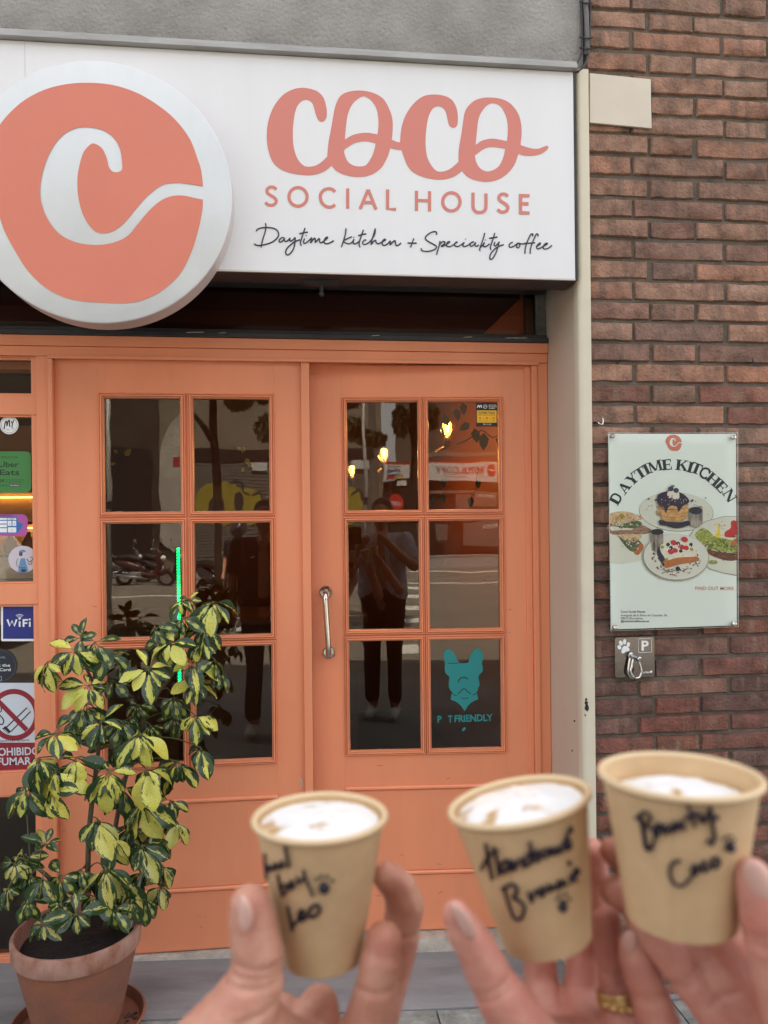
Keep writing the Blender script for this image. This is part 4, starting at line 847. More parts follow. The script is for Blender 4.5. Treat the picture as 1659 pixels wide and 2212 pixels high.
# ================================================================== INTERIOR
room = thing('cafe_room', 'dim brown cafe room behind the glazed doors', 'room')
DK = mat('dark_brown_wall', (.045, .022, .014), .7, var=.4, vscale=2); DF = mat('dark_floor', (.03, .02, .016), .5)
r_ = MB(); r_.add([(XL, 5.1, 0), (2.4, 5.1, 0), (2.4, 5.1, 2.9), (XL, 5.1, 2.9)], [(0, 1, 2, 3)]); r_.add([(XL, .42, 0), (XL, 5.1, 0), (XL, 5.1, 2.9), (XL, .42, 2.9)], [(0, 1, 2, 3)]); r_.add([(2.4, .42, 0), (2.4, 5.1, 0), (2.4, 5.1, 2.9), (2.4, .42, 2.9)], [(3, 2, 1, 0)])
r_.add([(XL, .47, 2.75), (2.4, .47, 2.75), (2.4, 5.1, 2.75), (XL, 5.1, 2.75)], [(3, 2, 1, 0)]); r_.build('wall', DK, room)
r_ = MB(); r_.box(XL, 2.4, .40, 5.1, .05, .113); r_.build('floor', DF, room)
r_ = MB(); r_.box(.95, 1.02, .42, 5.0, .12, 2.7); r_.build('side_partition', mat('orange_interior_wall', (.30, .080, .014), .7), room)
r_ = MB(); r_.box(XL, 1.02, 3.6, 3.66, .12, 2.7); r_.build('rear_partition', mat('brown_interior_wall', (.12, .045, .018), .7), room)
WOOD = mat('brown_wood', (.12, .05, .02), .5, var=.4, vscale=6, stretch=(.2, 1, 1))
ct = thing('serving_counter', 'dark brown serving counter inside the cafe', 'counter')
r_ = MB(); r_.box(-2.2, .3, 1.7, 2.2, .114, 1.05); r_.build('body', mat('counter_front', (.07, .03, .015), .5), ct); r_ = MB(); r_.box(-2.25, .35, 1.65, 2.25, 1.052, 1.09); r_.build('counter_top', WOOD, ct)
AMB = (1, .48, .08)
for i, (px, py, yy, ht, lb) in enumerate(((966, 922, .95, .05, 'glowing amber filament bulb, the largest and nearest of the wall bulbs'), (829, 978, 1.7, .045, 'glowing amber bulb in the middle of the three'), (760, 1014, 2.2, .045, 'glowing amber bulb, lowest and leftmost of the three'))):
    q = U(px, py, yy); t_ = thing('filament_bulb', lb, 'lamp', q, 'filament bulbs in the cafe')
    g = MB(); g.lathe([(.0, .035), (.018, .032), (.030, .018), (.034, 0), (.028, -.02), (.014, -.042), (.012, -.048)], (0, 0, 0), (0, 0, 1), 20); g.build('bulb_glass', glass('bulb_glass', (1, .86, .6), 1.3), t_, True)
    g = MB()
    for k in range(5): a_ = k*1.256; g.tube([(.005*cos(a_), .005*sin(a_), -.026), (.009*cos(a_), .009*sin(a_), .02)], .0011, 5)
    g.build('filament', mat('filament_glow', (1, .6, .2), .5, emis=((1, .50, .06), 8)), t_)
    g = MB(); g.tube([(0, 0, -.048), (0, 0, -.075)], .014, 12); g.tube([(0, 0, -.075), (.0, .05, -.08), (.0, .25, -.08)], .010, 8); g.build('lamp_holder', mat('copper', (.3, .12, .05), .35, .8), t_, True)
    pl = bpy.data.lights.new('bulb_light', 'POINT'); pl.energy = (2.6, 2.0, 2.0)[i]; pl.color = (1, .5, .16); pl.shadow_soft_size = .03; po_ = bpy.data.objects.new('bulb_light', pl); COL.objects.link(po_); po_.location = (0, 0, 0); po_.parent = t_
gs = MB(); q0 = U(385, 1186, .50); q1 = U(385, 1480, .50); N_ = 46
for k in range(N_):
    z = q0.z+(q1.z-q0.z)*k/N_; gs.sphere((q0.x, .5, z), .0062, None, 8, 6, (1, 1, .95))
o = gs.build('led', mat('green_led', (.0, .6, .2), .5, emis=((.0, 1, .16), 1.1))); 
ls = thing('led_strip', 'vertical green LED light strip standing behind the left door glass', 'light strip'); o.parent = ls
g = MB(); g.box(q0.x-.006, q0.x+.006, .508, .514, .114, q0.z+.01); g.build('strip_backing', DARKM, ls)
# warm lit shelf at the left
sf = thing('display_shelf', 'amber lit glass display shelf inside the left window', 'shelf')
for z in (1.42, 1.58, 1.74, 1.90):
    g = MB(); g.box(-2.6, -1.12, 1.55, 1.85, z, z+.012); g.build('shelf_board', WOOD, sf)
g = MB(); g.box(-2.6, -1.12, 1.86, 1.88, 1.3, 2.1); g.build('back_panel', mat('amber_panel', (.5, .28, .1), .3), sf)
g = MB()
for z in (1.50, 1.66): g.box(-2.55, -1.15, 1.835, 1.845, z+.06, z+.066)
g.build('light_tube', mat('amber_tube', (1, .6, .2), .5, emis=((1, .55, .15), 3)), sf)
random.seed(31)
for k in range(16):
    x = -2.5+k*.088; z = random.choice((1.432, 1.592, 1.752)); g = MB(); g.lathe([(.02, 0), (.03, .02), (.03, .07), (.012, .09), (.012, .11)], (x, 1.7, z), (0, 0, 1), 14); tag(g.build('jar', mat('amber_glass_jar', (.35, .16, .05), .15), None, True), 'amber glass jar on the lit display shelf', 'jar', 'jars on the lit shelf')
# hanging vine leaves inside
LEAFD = mat('indoor_leaf', (.03, .05, .01), .5); LEAFY = mat('indoor_yellow_leaf', (.42, .40, .05), .5)
vn = thing('indoor_vine', 'dark trailing vine hanging inside the right door panes', 'plant')
m_ = MB(); m_.tube(crom([U(1090, 930, .62), U(1065, 945, .62), U(1040, 930, .62), U(1010, 950, .62), U(985, 960, .62)], 5), .0025, 5); m_.tube(crom([U(957, 1010, .62), U(955, 1040, .62), U(952, 1080, .62)], 5), .0015, 4); m_.tube(crom([U(1032, 1010, .62), U(1028, 1050, .62), U(1020, 1085, .62)], 5), .0015, 4); m_.build('stem', LEAFD, vn)
random.seed(44)
def leafshape(c_, a_, l, wd_, tilt=0):
    d = Vector((cos(a_), 0, sin(a_))); s2_ = Vector((-sin(a_), tilt, cos(a_))); P_ = [c_, c_+d*l*.3+s2_*wd_, c_+d*l*.7+s2_*wd_*.7, c_+d*l, c_+d*l*.7-s2_*wd_*.7, c_+d*l*.3-s2_*wd_]
    return P_
for (px, py, a_, l) in ((1025, 925, -1.4, .06), (1045, 935, -1.6, .07), (1070, 948, -.4, .05), (1015, 915, -2.6, .05), (1000, 870, -1.5, .05), (985, 882, -1.4, .05), (957, 1030, -1.5, .045), (1033, 1035, -1.6, .04), (952, 1065, -1.2, .045), (940, 1072, -2, .04), (1018, 1072, -1.7, .045), (960, 895, -1.3, .05), (935, 905, -2, .05)):
    b = MB(); b.add(leafshape(U(px, py, .62), a_, l, l*.32, .2), [(0, 1, 2, 3, 4, 5)]); b.build('leaf', LEAFD, vn)
vy = thing('indoor_plant', 'small yellow leaves of an indoor plant lit behind the left door', 'plant')
for (px, py, a_, l) in ((270, 985, .9, .035), (255, 978, 2.6, .02), (238, 1003, .2, .02), (525, 978, 1.5, .025), (530, 990, -1, .03), (520, 972, 2.4, .02), (535, 1000, -.6, .026), (527, 1010, -2, .02)):
    b = MB(); b.add(leafshape(U(px, py, .60), a_, l, l*.36, .3), [(0, 1, 2, 3, 4, 5)]); b.build('leaf', LEAFY, vy)
b = MB(); b.tube(crom([U(528, 1105, .62), U(524, 1050, .61), U(530, 1000, .6), U(523, 965, .6)], 4), .0018, 5); b.tube(crom([U(240, 1060, .62), U(248, 1010, .61), U(262, 985, .6)], 4), .0018, 5); b.build('stem', LEAFD, vy)

# ================================================================== POTTED PLANT
YPOT = -.06
pc = U(167, 2003, YPOT); gP = gz(pc.x)
Rp = (U(304.7, 2003, YPOT).x-U(28.7, 2003, YPOT).x)/2
TERRA = mat('terracotta', (.27, .095, .05), .9, var=.30, vscale=9, bump=.002, bscale=60, dark=(.17, .075, .05))
TERRB = mat('limescaled_terracotta', (.38, .22, .17), .9, var=.3, vscale=22, bump=.0015, bscale=60, dark=(.24, .095, .055), stretch=(1, 1, .6))
plant = thing('potted_plant', 'variegated umbrella plant in a big terracotta pot beside the doors', 'potted plant', (pc.x, YPOT, gP))
ob = (pc.x, YPOT, gP)
zr = pc.z-gP; Rb = Rp*.66; zb_ = .022
p_ = MB(); p_.lathe([(Rb-.01, zb_), (Rb, zb_+.003), (Rp*.93, zr-.062), (Rp*.935, zr-.050)], n=64); body = smooth_by_angle(p_.build('pot', TERRA, plant), 40)
p_ = MB(); p_.lathe([(Rp*.93, zr-.056), (Rp*.975, zr-.054), (Rp*.985, zr-.050), (Rp, zr-.006), (Rp-.003, zr-.001), (Rp-.010, zr), (Rp-.016, zr-.006), (Rp-.024, zr-.06), (Rp-.03, zr-.1)], n=64); smooth_by_angle(p_.build('pot_rim', TERRB, body), 40)
p_ = MB(); n = 40; vs = [(0, 0, zr-.025)]; 
for k in range(n): a_ = 2*pi*k/n; vs.append(((Rp-.022)*cos(a_), (Rp-.022)*sin(a_), zr-.045+.004*sin(5*a_)))
p_.add(vs, [(0, 1+k, 1+(k+1) % n) for k in range(n)]); p_.build('soil', mat('dark_soil', (.022, .016, .012), .95, var=.6, vscale=60, bump=.006, bscale=90), plant)
p_ = MB(); Rs = Rb+.065; p_.lathe([(0, 0), (Rs-.012, 0), (Rs, .028), (Rs+.004, .034), (Rs-.002, .036), (Rs-.014, .010), (0, .009)], n=64); smooth_by_angle(p_.build('saucer', TERRA, plant), 40)
random.seed(4); p_ = MB()
for _ in range(14):
    a_ = random.uniform(-.9, .3); r_ = random.uniform(Rb+.012, Rs-.02); c_ = Vector((r_*cos(a_), r_*sin(a_), .014)); d_ = Vector((random.uniform(-1,1), random.uniform(-1,1), .3)).normalized()*.016; e_ = d_.cross(Vector((0,0,1)))*.5
    p_.add([c_-d_, c_+e_, c_+d_, c_-e_], [(0,1,2,3)])
p_.build('dead_leaf_litter', mat('dead_leaf', (.10, .06, .035), .8, var=.5, vscale=90), plant)

def leaf_material():
    m = bpy.data.materials.new('variegated_leaf'); m.use_nodes = True; t = m.node_tree; b = t.nodes['Principled BSDF']; N = t.nodes.new; L = t.links.new
    uv = N('ShaderNodeTexCoord'); oi = N('ShaderNodeObjectInfo'); sx = N('ShaderNodeSeparateXYZ'); L(uv.outputs['UV'], sx.inputs[0])
    vm = N('ShaderNodeVectorMath'); vm.operation = 'MULTIPLY_ADD'; L(oi.outputs['Random'], vm.inputs[0]); vm.inputs[1].default_value = (37, 53, 11); mp = N('ShaderNodeMapping'); mp.inputs['Scale'].default_value = (5.5, 2.6, 1); L(uv.outputs['UV'], mp.inputs['Vector']); L(mp.outputs[0], vm.inputs[2])
    n = N('ShaderNodeTexNoise'); n.inputs['Scale'].default_value = 1.3; n.inputs['Detail'].default_value = 5; n.inputs['Roughness'].default_value = .65; L(vm.outputs[0], n.inputs['Vector'])
    a = N('ShaderNodeMath'); a.operation = 'SUBTRACT'; L(sx.outputs[0], a.inputs[0]); a.inputs[1].default_value = .5
    ab = N('ShaderNodeMath'); ab.operation = 'ABSOLUTE'; L(a.outputs[0], ab.inputs[0])
    v = N('ShaderNodeMath'); v.operation = 'MULTIPLY_ADD'; L(n.outputs['Fac'], v.inputs[0]); v.inputs[1].default_value = 1.05; v.inputs[2].default_value = -.525
    s = N('ShaderNodeMath'); s.operation = 'ADD'; L(ab.outputs[0], s.inputs[0]); L(v.outputs[0], s.inputs[1])
    g = N('ShaderNodeMath'); g.operation = 'LESS_THAN'; L(s.outputs[0], g.inputs[0]); L(oi.outputs['Alpha'], g.inputs[1])
    n2 = N('ShaderNodeTexNoise'); n2.inputs['Scale'].default_value = 9; n2.inputs['Detail'].default_value = 4; L(vm.outputs[0], n2.inputs['Vector'])
    mr = N('ShaderNodeMapRange'); mr.inputs[1].default_value = .35; mr.inputs[2].default_value = .7; mr.inputs[3].default_value = .62; mr.inputs[4].default_value = 1.15; L(n2.outputs['Fac'], mr.inputs[0])
    ym = N('ShaderNodeMix'); ym.data_type = 'RGBA'; ym.blend_type = 'MULTIPLY'; ym.inputs['Factor'].default_value = 1; L(oi.outputs['Color'], ym.inputs['A']); L(mr.outputs[0], ym.inputs['B'])
    gm = N('ShaderNodeMix'); gm.data_type = 'RGBA'; L(n2.outputs['Fac'], gm.inputs['Factor']); gm.inputs['A'].default_value = (.012, .030, .011, 1); gm.inputs['B'].default_value = (.032, .070, .020, 1)
    mx = N('ShaderNodeMix'); mx.data_type = 'RGBA'; L(g.outputs[0], mx.inputs['Factor']); L(gm.outputs['Result'], mx.inputs['A']); L(ym.outputs['Result'], mx.inputs['B'])
    gb = N('ShaderNodeNewGeometry'); bk_ = N('ShaderNodeMix'); bk_.data_type = 'RGBA'; bk_.inputs['B'].default_value = (.16, .20, .05, 1)
    fm = N('ShaderNodeMath'); fm.operation = 'MULTIPLY'; L(gb.outputs['Backfacing'], fm.inputs[0]); fm.inputs[1].default_value = .7
    L(fm.outputs[0], bk_.inputs['Factor']); L(mx.outputs['Result'], bk_.inputs['A'])
    L(bk_.outputs['Result'], b.inputs['Base Color']); b.inputs['Roughness'].default_value = .27; b.inputs['Specular IOR Level'].default_value = .45
    tl = N('ShaderNodeBsdfTranslucent'); ms = N('ShaderNodeMixShader'); ms.inputs[0].default_value = .08; L(bk_.outputs['Result'], tl.inputs['Color'])
    L(b.outputs[0], ms.inputs[1]); L(tl.outputs[0], ms.inputs[2]); L(ms.outputs[0], t.nodes['Material Output'].inputs['Surface']); return m
LEAFM = leaf_material()
def leaf_mesh(seed):
    random.seed(seed); nu, nv = 4, 7; vs = []; uv = []; bend = random.uniform(.08, .5); fold = random.uniform(.1, .42); tw = random.uniform(-.25, .25); wv = random.uniform(.0, .03)
    wid = [.02, .20, .33, .41, .44, .41, .29, .03]
    for j in range(nv+1):
        v = j/nv
        for i in range(nu+1):
            u = (i/nu-.5)*2; wd_ = wid[j]*.62+.006
            x = u*wd_; y = v; z = -bend*v*v+fold*abs(u)*wd_*1.2+tw*u*wd_*v+wv*sin(9*v+3*u)
            vs.append((x, y, z)); uv.append((i/nu, v))
    fs = [(j*(nu+1)+i, j*(nu+1)+i+1, (j+1)*(nu+1)+i+1, (j+1)*(nu+1)+i) for j in range(nv) for i in range(nu)]
    me = bpy.data.meshes.new('leaf'); me.from_pydata(vs, [], fs); me.materials.append(LEAFM); l = me.uv_layers.new(name='UVMap')
    for lp in me.loops: l.data[lp.index].uv = uv[lp.vertex_index]
    me.polygons.foreach_set('use_smooth', [True]*len(fs)); return me
LM = [leaf_mesh(100+i) for i in range(10)]
STEM = mat('green_petiole', (.10, .11, .035), .5, var=.3, vscale=30); TRUNK = mat('brown_green_stem', (.13, .10, .05), .7, var=.4, vscale=40, bump=.001, bscale=100)
def kV(x, y): return (x/2.281, 1242+y/2.281)
def W(x, y, yy): return U(*kV(x, y), yy)
off = Vector(ob)
trunks = [[(430,1740,-.05),(432,1500,-.04),(440,1250,-.02),(468,1000,0),(488,830,.02),(500,680,.03),(470,560,.04),(430,470,.05)], [(520,1740,-.03),(540,1500,0),(560,1300,.03),(600,1080,.06),(660,850,.08),(740,640,.10),(860,480,.11),(940,360,.12),(1000,240,.12)], [(400,1740,-.08),(330,1600,-.1),(230,1480,-.1),(150,1420,-.1)], [(560,1740,-.02),(650,1560,.02),(740,1450,.04),(790,1400,.05)]]
tb = []
for T_ in trunks:
    pts = crom([W(*p) for p in T_], 5); tb.append(pts); b = MB(); nn = len(pts); b.tube([p-off for p in pts], [.0085*(1-.5*i/nn) for i in range(nn)], 8); b.build('trunk', TRUNK, plant, True)
b = MB(); b.tube([W(668,1585,-.06)-off, W(745,1295,-.04)-off], .0042, 8); b.tube([W(668,1585,-.06)-off, W(640,1740,-.07)-off], .0042, 8); b.build('support_stick', mat('weathered_cane', (.34, .33, .29), .8, var=.3, vscale=40), plant)
# whorl: x, y, depth, leaflet length (crop px), tilt up/down, yellow share, facing x
WH = [(730,462,-.06,125,.5,.30,0),(1050,130,.04,120,.9,.24,.3),(950,430,.02,105,.3,.24,.1),(1000,330,.03,95,.5,.22,.2),(540,965,-.10,135,1.0,.30,0),(720,955,-.06,140,1.0,.26,.1),(375,900,-.08,130,.8,.16,-.2),(700,1120,-.05,140,1.0,.26,0),
(480,1200,-.08,135,1.0,.24,-.1),(560,1290,-.09,135,1.1,.30,.1),(520,1440,-.12,165,1.1,.24,0),(440,545,-.03,100,.35,.20,0),(840,330,.0,105,.4,.12,-.1),(370,370,-.02,110,.7,.24,-.2),(230,430,-.05,105,1.0,.26,-.5),(500,720,-.04,100,.4,.10,0),
(690,780,-.05,130,1.0,.26,.2),(960,690,.03,95,.9,.26,.3),(990,850,.04,110,1.2,.05,.3),(970,520,.03,105,.9,.26,.1),(270,780,-.08,100,.6,.10,-.3),(190,900,-.10,120,1.1,.16,-.5),(270,960,-.1,130,1.1,.24,-.3),(130,1040,-.10,130,1.2,.02,-.6),
(250,1050,-.1,125,1.1,.24,-.4),(880,920,.04,110,1.1,.04,.2),(840,1110,.02,95,1.0,.18,.4),(870,1210,.03,90,1.2,.24,.4),(700,1330,-.06,130,.9,.12,.1),(620,1500,-.10,130,1.2,.18,.2),(650,1600,-.12,110,1.2,.24,.2),(800,1430,-.02,85,1.1,.24,.5),
(790,1530,-.02,80,1.3,.2,.4),(375,1670,-.20,110,.35,.08,0),(215,1720,-.20,90,.5,.12,-.2),(75,1420,-.12,90,.7,.08,-.4),(120,1390,-.1,85,.6,.06,-.1),(40,1540,-.14,70,1.0,.2,-.3),(210,1490,-.16,120,1.1,.10,0),(225,1330,-.10,90,-.6,.02,.1),
(810,235,.02,90,.9,.10,-.6),(930,120,.05,85,.5,.08,-.1),(885,130,.05,80,.8,.16,-.4),(1010,260,.04,95,1.1,.24,.2),(900,215,.02,85,.8,.22,-.2),(770,260,.02,80,.9,.1,-.6),(800,330,.02,100,.7,.26,-.4),(1060,420,.04,110,.9,.2,.9),(1080,470,.05,95,1.1,.1,.8),(860,600,.04,90,1.0,.22,.3),
(540,390,.0,100,.6,.16,.2),(470,330,.0,100,.5,.1,.3),(400,310,.02,85,-.4,.1,0),(560,520,.02,90,.6,.14,0),(420,640,.0,100,.7,.04,-.1),(600,720,.0,90,.9,.2,.1),
(380,700,.02,100,.8,.03,-.2),(740,740,.06,90,1.0,.05,.2),(640,700,.05,90,.9,.04,.1),(580,830,.05,100,1.0,.04,.1),(860,700,.1,85,.9,.03,.3),(610,1040,-.03,110,.9,.06,.1),(770,1110,.02,100,1.0,.14,.3),
(640,1240,.0,110,1.0,.06,.1),(760,1290,.04,110,1.1,.02,.2),(400,1450,-.10,100,.9,.03,-.2),(300,1480,-.12,105,.9,.03,-.2),(700,1460,-.02,100,1.1,.16,.2),(720,1600,-.05,80,1.2,.06,.3),(460,1580,-.14,110,.9,.03,0),(560,1640,-.14,95,1.1,.05,.1),
(300,1620,-.18,95,.8,.03,-.1),(140,1600,-.16,85,.9,.06,-.3),(150,1480,-.12,95,.8,.05,-.3),(680,640,.06,85,.7,.03,.1),(480,1060,.02,95,.9,.04,-.1),(590,440,.04,85,.7,.06,0)]
random.seed(77)
count = 0; extra = MB(); eu = []
stems = MB()
DOWN = Vector((0, 0, -1))
for wi, (x, y, yy, ln, dr, ys, fx) in enumerate(WH):
    C_ = W(x, y, yy); C_.y = min(C_.y, .215)
    tp = min((p for T_ in tb for p in T_ if p.z > gP+zr-.05), key=lambda p: (p-C_-Vector((0, 0, -.04))).length)
    if (tp-C_).length > .01:
        mid = tp.lerp(C_, .55)+Vector((0, -.01, .02)); stems.tube([p-off for p in crom([tp, mid, C_], 4)], .0019, 5)
    ax = Vector((fx+random.uniform(-.4, .4), -.85, .62+random.uniform(-.45, .45))).normalized()
    e1 = ax.cross(Vector((0, 0, 1))).normalized(); e2 = ax.cross(e1).normalized()*-1
    nl = random.choice((6, 7, 7, 8)) if wi < 40 else random.choice((5, 6, 6)); ph = random.random()*6.28; L0 = .98*ln/2.281/F*(2.35+yy+.1)
    for k in range(nl):
        a_ = ph+2*pi*k/nl+random.uniform(-.18, .18)
        d = (e1*cos(a_)+e2*sin(a_)+ax*.18+DOWN*max(-.5, dr)*random.uniform(.7, 1.7)).normalized()
        nrm = (ax+Vector((0, -.1, .5))+Vector([random.uniform(-.45, .45) for _ in range(3)])); nrm = (nrm-d*nrm.dot(d)).normalized(); xx = d.cross(nrm).normalized()
        L_ = L0*random.uniform(.62, 1.25)*(.8 if d.z > .2 else 1); pet = L_*.20; base = C_+d*pet
        if base.y+d.y*L_ > .27: d.y = max(-1, (.265-base.y)/L_); d.normalize(); nrm = (nrm-d*nrm.dot(d)).normalized(); xx = d.cross(nrm).normalized()
        stems.tube([C_-off, base-off], .0011, 4)
        M_ = Matrix((( xx.x, d.x, nrm.x, base.x-off.x), (xx.y, d.y, nrm.y, base.y-off.y), (xx.z, d.z, nrm.z, base.z-off.z), (0, 0, 0, 1))) @ Matrix.Diagonal((L_, L_, L_, 1))
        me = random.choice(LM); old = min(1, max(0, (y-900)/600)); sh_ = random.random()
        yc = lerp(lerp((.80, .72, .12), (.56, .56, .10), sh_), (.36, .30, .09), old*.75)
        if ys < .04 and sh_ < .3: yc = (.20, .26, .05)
        al = max(-.3, random.gauss(ys-.03, .19))
        if count < 300:
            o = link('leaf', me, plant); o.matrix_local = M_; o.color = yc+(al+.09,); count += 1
        else:
            b0 = len(extra.v); extra.add([M_ @ v.co for v in me.vertices], [tuple(p.vertices) for p in me.polygons]); eu += [tuple(me.uv_layers[0].data[i].uv) for i in range(len(me.loops))]
stems.build('petiole', STEM, plant, True)
if extra.v:
    o = extra.build('leaf_mass', LEAFM, plant, True); o['kind'] = 'stuff'; l = o.data.uv_layers.new(name='UVMap')
    for i, c_ in enumerate(eu): l.data[i].uv = c_
    o.color = (.40, .42, .09, .10)

# ================================================================== bodies: one continuous surface grown from tapered limbs
def blob(name, chains, vox, m, parent=None, smooth=8, loc=None, sm=True, creases=()):
    b = MB()
    for ch_ in chains:
        for (p0, r0), (p1, r1) in zip(ch_, ch_[1:]):
            p0 = Vector(p0); p1 = Vector(p1); d = (p1-p0).length; n_ = max(1, int(d/(min(r0, r1)*.35)))
            n_ = min(n_, 40)
            for k in range(n_+1): t = k/n_; b.sphere(p0.lerp(p1, t), r0+(r1-r0)*t, None, 12, 8)
    o = b.build('tmp'); o2 = o
    md = o.modifiers.new('r', 'REMESH'); md.mode = 'VOXEL'; md.voxel_size = vox; s_ = o.modifiers.new('s', 'SMOOTH'); s_.iterations = smooth; s_.factor = .5
    dg = bpy.context.evaluated_depsgraph_get(); me = bpy.data.meshes.new_from_object(o.evaluated_get(dg)); old_ = o.data; bpy.data.objects.remove(o); bpy.data.meshes.remove(old_)
    for (P_, d_, R_c, w_, dp) in creases:
        d_ = Vector(d_).normalized(); mv = []
        for v in me.vertices:
            q = v.co-P_
            if q.length < R_c: mv.append((v, v.normal*dp*math.exp(-(q.dot(d_)/w_)**2)))
        for v, dv in mv: v.co -= dv
    me.name = name; me.materials.clear(); me.materials.append(m); me.polygons.foreach_set('use_smooth', [True]*len(me.polygons)); return link(name, me, parent, loc)
SKIN = mat('warm_skin', (.68, .37, .26), .5, var=.10, vscale=38, sss=.25, dark=(.50, .20, .13), bump=.0008, bscale=160)
SKIN2 = mat('rosy_skin', (.70, .36, .27), .5, var=.12, vscale=34, sss=.25, dark=(.54, .19, .14), bump=.0008, bscale=160)
NAIL = mat('finger_nail', (.70, .42, .34), .22, coat=.4)
def fch(L): return [(at(x, y, d), r) for (x, y, d, r) in L]
def nail(parent, px, py, dep, along, nrm, wd_=.0062, ln=.0085):
    c_ = at(px, py, dep); a_ = Vector(along).normalized(); n_ = Vector(nrm); n_ = (n_-a_*n_.dot(a_)).normalized(); s_ = a_.cross(n_)
    b = MB(); b.sphere((0, 0, 0), 1, None, 16, 10)
    b.v = [c_+s_*v.x*wd_+a_*v.y*ln+n_*v.z*.0016-n_*(v.x*v.x)*.0018 for v in b.v]; b.build('fingernail', NAIL, parent, True)
RT = ROT @ Vector((1, 0, 0)); UPV = ROT @ Vector((0, 1, 0)); BK = ROT @ Vector((0, 0, 1))
# left cup hand
h1_ = blob('person', [
    fch([(541,1957,.350,.0098),(546,1990,.350,.0112),(556,2060,.349,.0122),(553,2120,.348,.0132),(520,2190,.345,.0165),(455,2290,.34,.0215),(400,2400,.335,.026),(330,2600,.33,.028),(180,2950,.33,.032),(0,3300,.33,.036)]),
    fch([(520,2190,.35,.0165),(600,2330,.36,.022),(560,2480,.35,.026),(400,2550,.335,.028)]),
    fch([(590,2260,.37,.016),(680,2300,.385,.017),(760,2330,.39,.017),(700,2450,.37,.024),(560,2520,.35,.028)]),
    fch([(836,1893,.398,.0078),(862,1918,.402,.0092),(875,1955,.405,.0104),(862,2040,.408,.0106),(835,2130,.405,.0112),(760,2330,.39,.016)]),
    fch([(829,2033,.362,.0092),(822,2075,.360,.0100),(812,2140,.360,.0106),(790,2220,.362,.0118),(745,2330,.37,.0150),(690,2460,.37,.022)]),
    fch([(655,2215,.395,.0100),(690,2170,.400,.0100),(700,2250,.395,.0110),(690,2350,.38,.016)]),
    fch([(640,2240,.392,.0105),(610,2190,.40,.0100),(600,2260,.385,.0120)]),
], .0013, SKIN, smooth=6, creases=[(at(x, y, .35), UPV+RT*a_, .021, .0013, .0011) for x, y, a_ in ((556,2062,.1),(556,2080,.05),(554,2098,0),(548,2150,-.15))]+[(at(826,2120,.36), UPV, .014, .0013, .001), (at(872,2010,.405), UPV, .014, .0013, .001)])
tag(h1_, 'bare hand holding up the leftmost paper cup, thumb on its left side', 'person')
nail(h1_, 522, 1975, .342, UPV+RT*.05, BK*.7-RT*.75, .0062, .0090)
# middle cup hand
h2_ = blob('person', [
    fch([(985,1972,.323,.0058),(1000,2005,.324,.0078),(1030,2050,.325,.0090),(1058,2110,.326,.0100),(1100,2180,.327,.0118),(1150,2260,.328,.0140),(1220,2380,.33,.022),(1330,2560,.335,.028),(1450,2800,.34,.03),(1560,3200,.35,.034)]),
    fch([(1180,2290,.345,.017),(1250,2270,.36,.015),(1320,2300,.362,.017),(1300,2420,.35,.024),(1260,2450,.34,.026)]),
    fch([(1165,2050,.396,.0085),(1168,2120,.395,.0092),(1175,2200,.382,.0105),(1210,2300,.36,.016)]),
    fch([(1280,1840,.395,.0070),(1283,1900,.398,.0085),(1262,2060,.396,.0095),(1258,2150,.388,.0098),(1262,2230,.372,.012),(1280,2320,.36,.017)]),
    fch([(1311,1988,.372,.0070),(1314,2030,.370,.0074),(1322,2095,.368,.0078),(1338,2160,.364,.0086),(1340,2250,.36,.0125),(1330,2350,.355,.018)]),
    fch([(1366,2040,.350,.0064),(1372,2070,.349,.0076),(1395,2130,.349,.0088),(1425,2215,.350,.0102),(1400,2330,.352,.015),(1350,2420,.35,.020)]),
], .0013, SKIN2, smooth=6, creases=[(at(x, y, d), UPV+RT*a_, .016, .0012, .0009) for x, y, d, a_ in ((1062,2112,.326,-.5),(1072,2126,.326,-.5),(1322,2090,.368,0),(1395,2130,.349,-.3),(1403,2142,.349,-.3),(1262,2150,.388,0),(1168,2140,.395,0))])
tag(h2_, 'bare hand with a gold ring holding up the middle paper cup', 'person')
nail(h2_, 996, 1990, .316, UPV*.85-RT*.45, BK*.5-RT*.8+UPV*.1, .0050, .0088)
nail(h2_, 1363, 2036, .3445, UPV, BK+UPV*.3, .0040, .0052)
rg = MB(); c_ = at(1338, 2153, .364); d_ = (at(1338, 2190, .364)-at(1325, 2110, .368)).normalized(); e1 = d_.cross(BK).normalized(); e2 = d_.cross(e1)
for dz in (-.0022, 0, .0022): rg.tube([c_+d_*dz+(e1*cos(a_)+e2*sin(a_))*.0098 for a_ in (2*pi*i/28 for i in range(28))], .0011, 6, closed=True)
for k in range(6): a_ = -.9+k*.36; rg.sphere(c_+(BK*cos(a_)+RT*sin(a_))*.0108, .0017)
rg.build('ring', mat('gold', (.72, .52, .22), .25, 1), h2_, True)
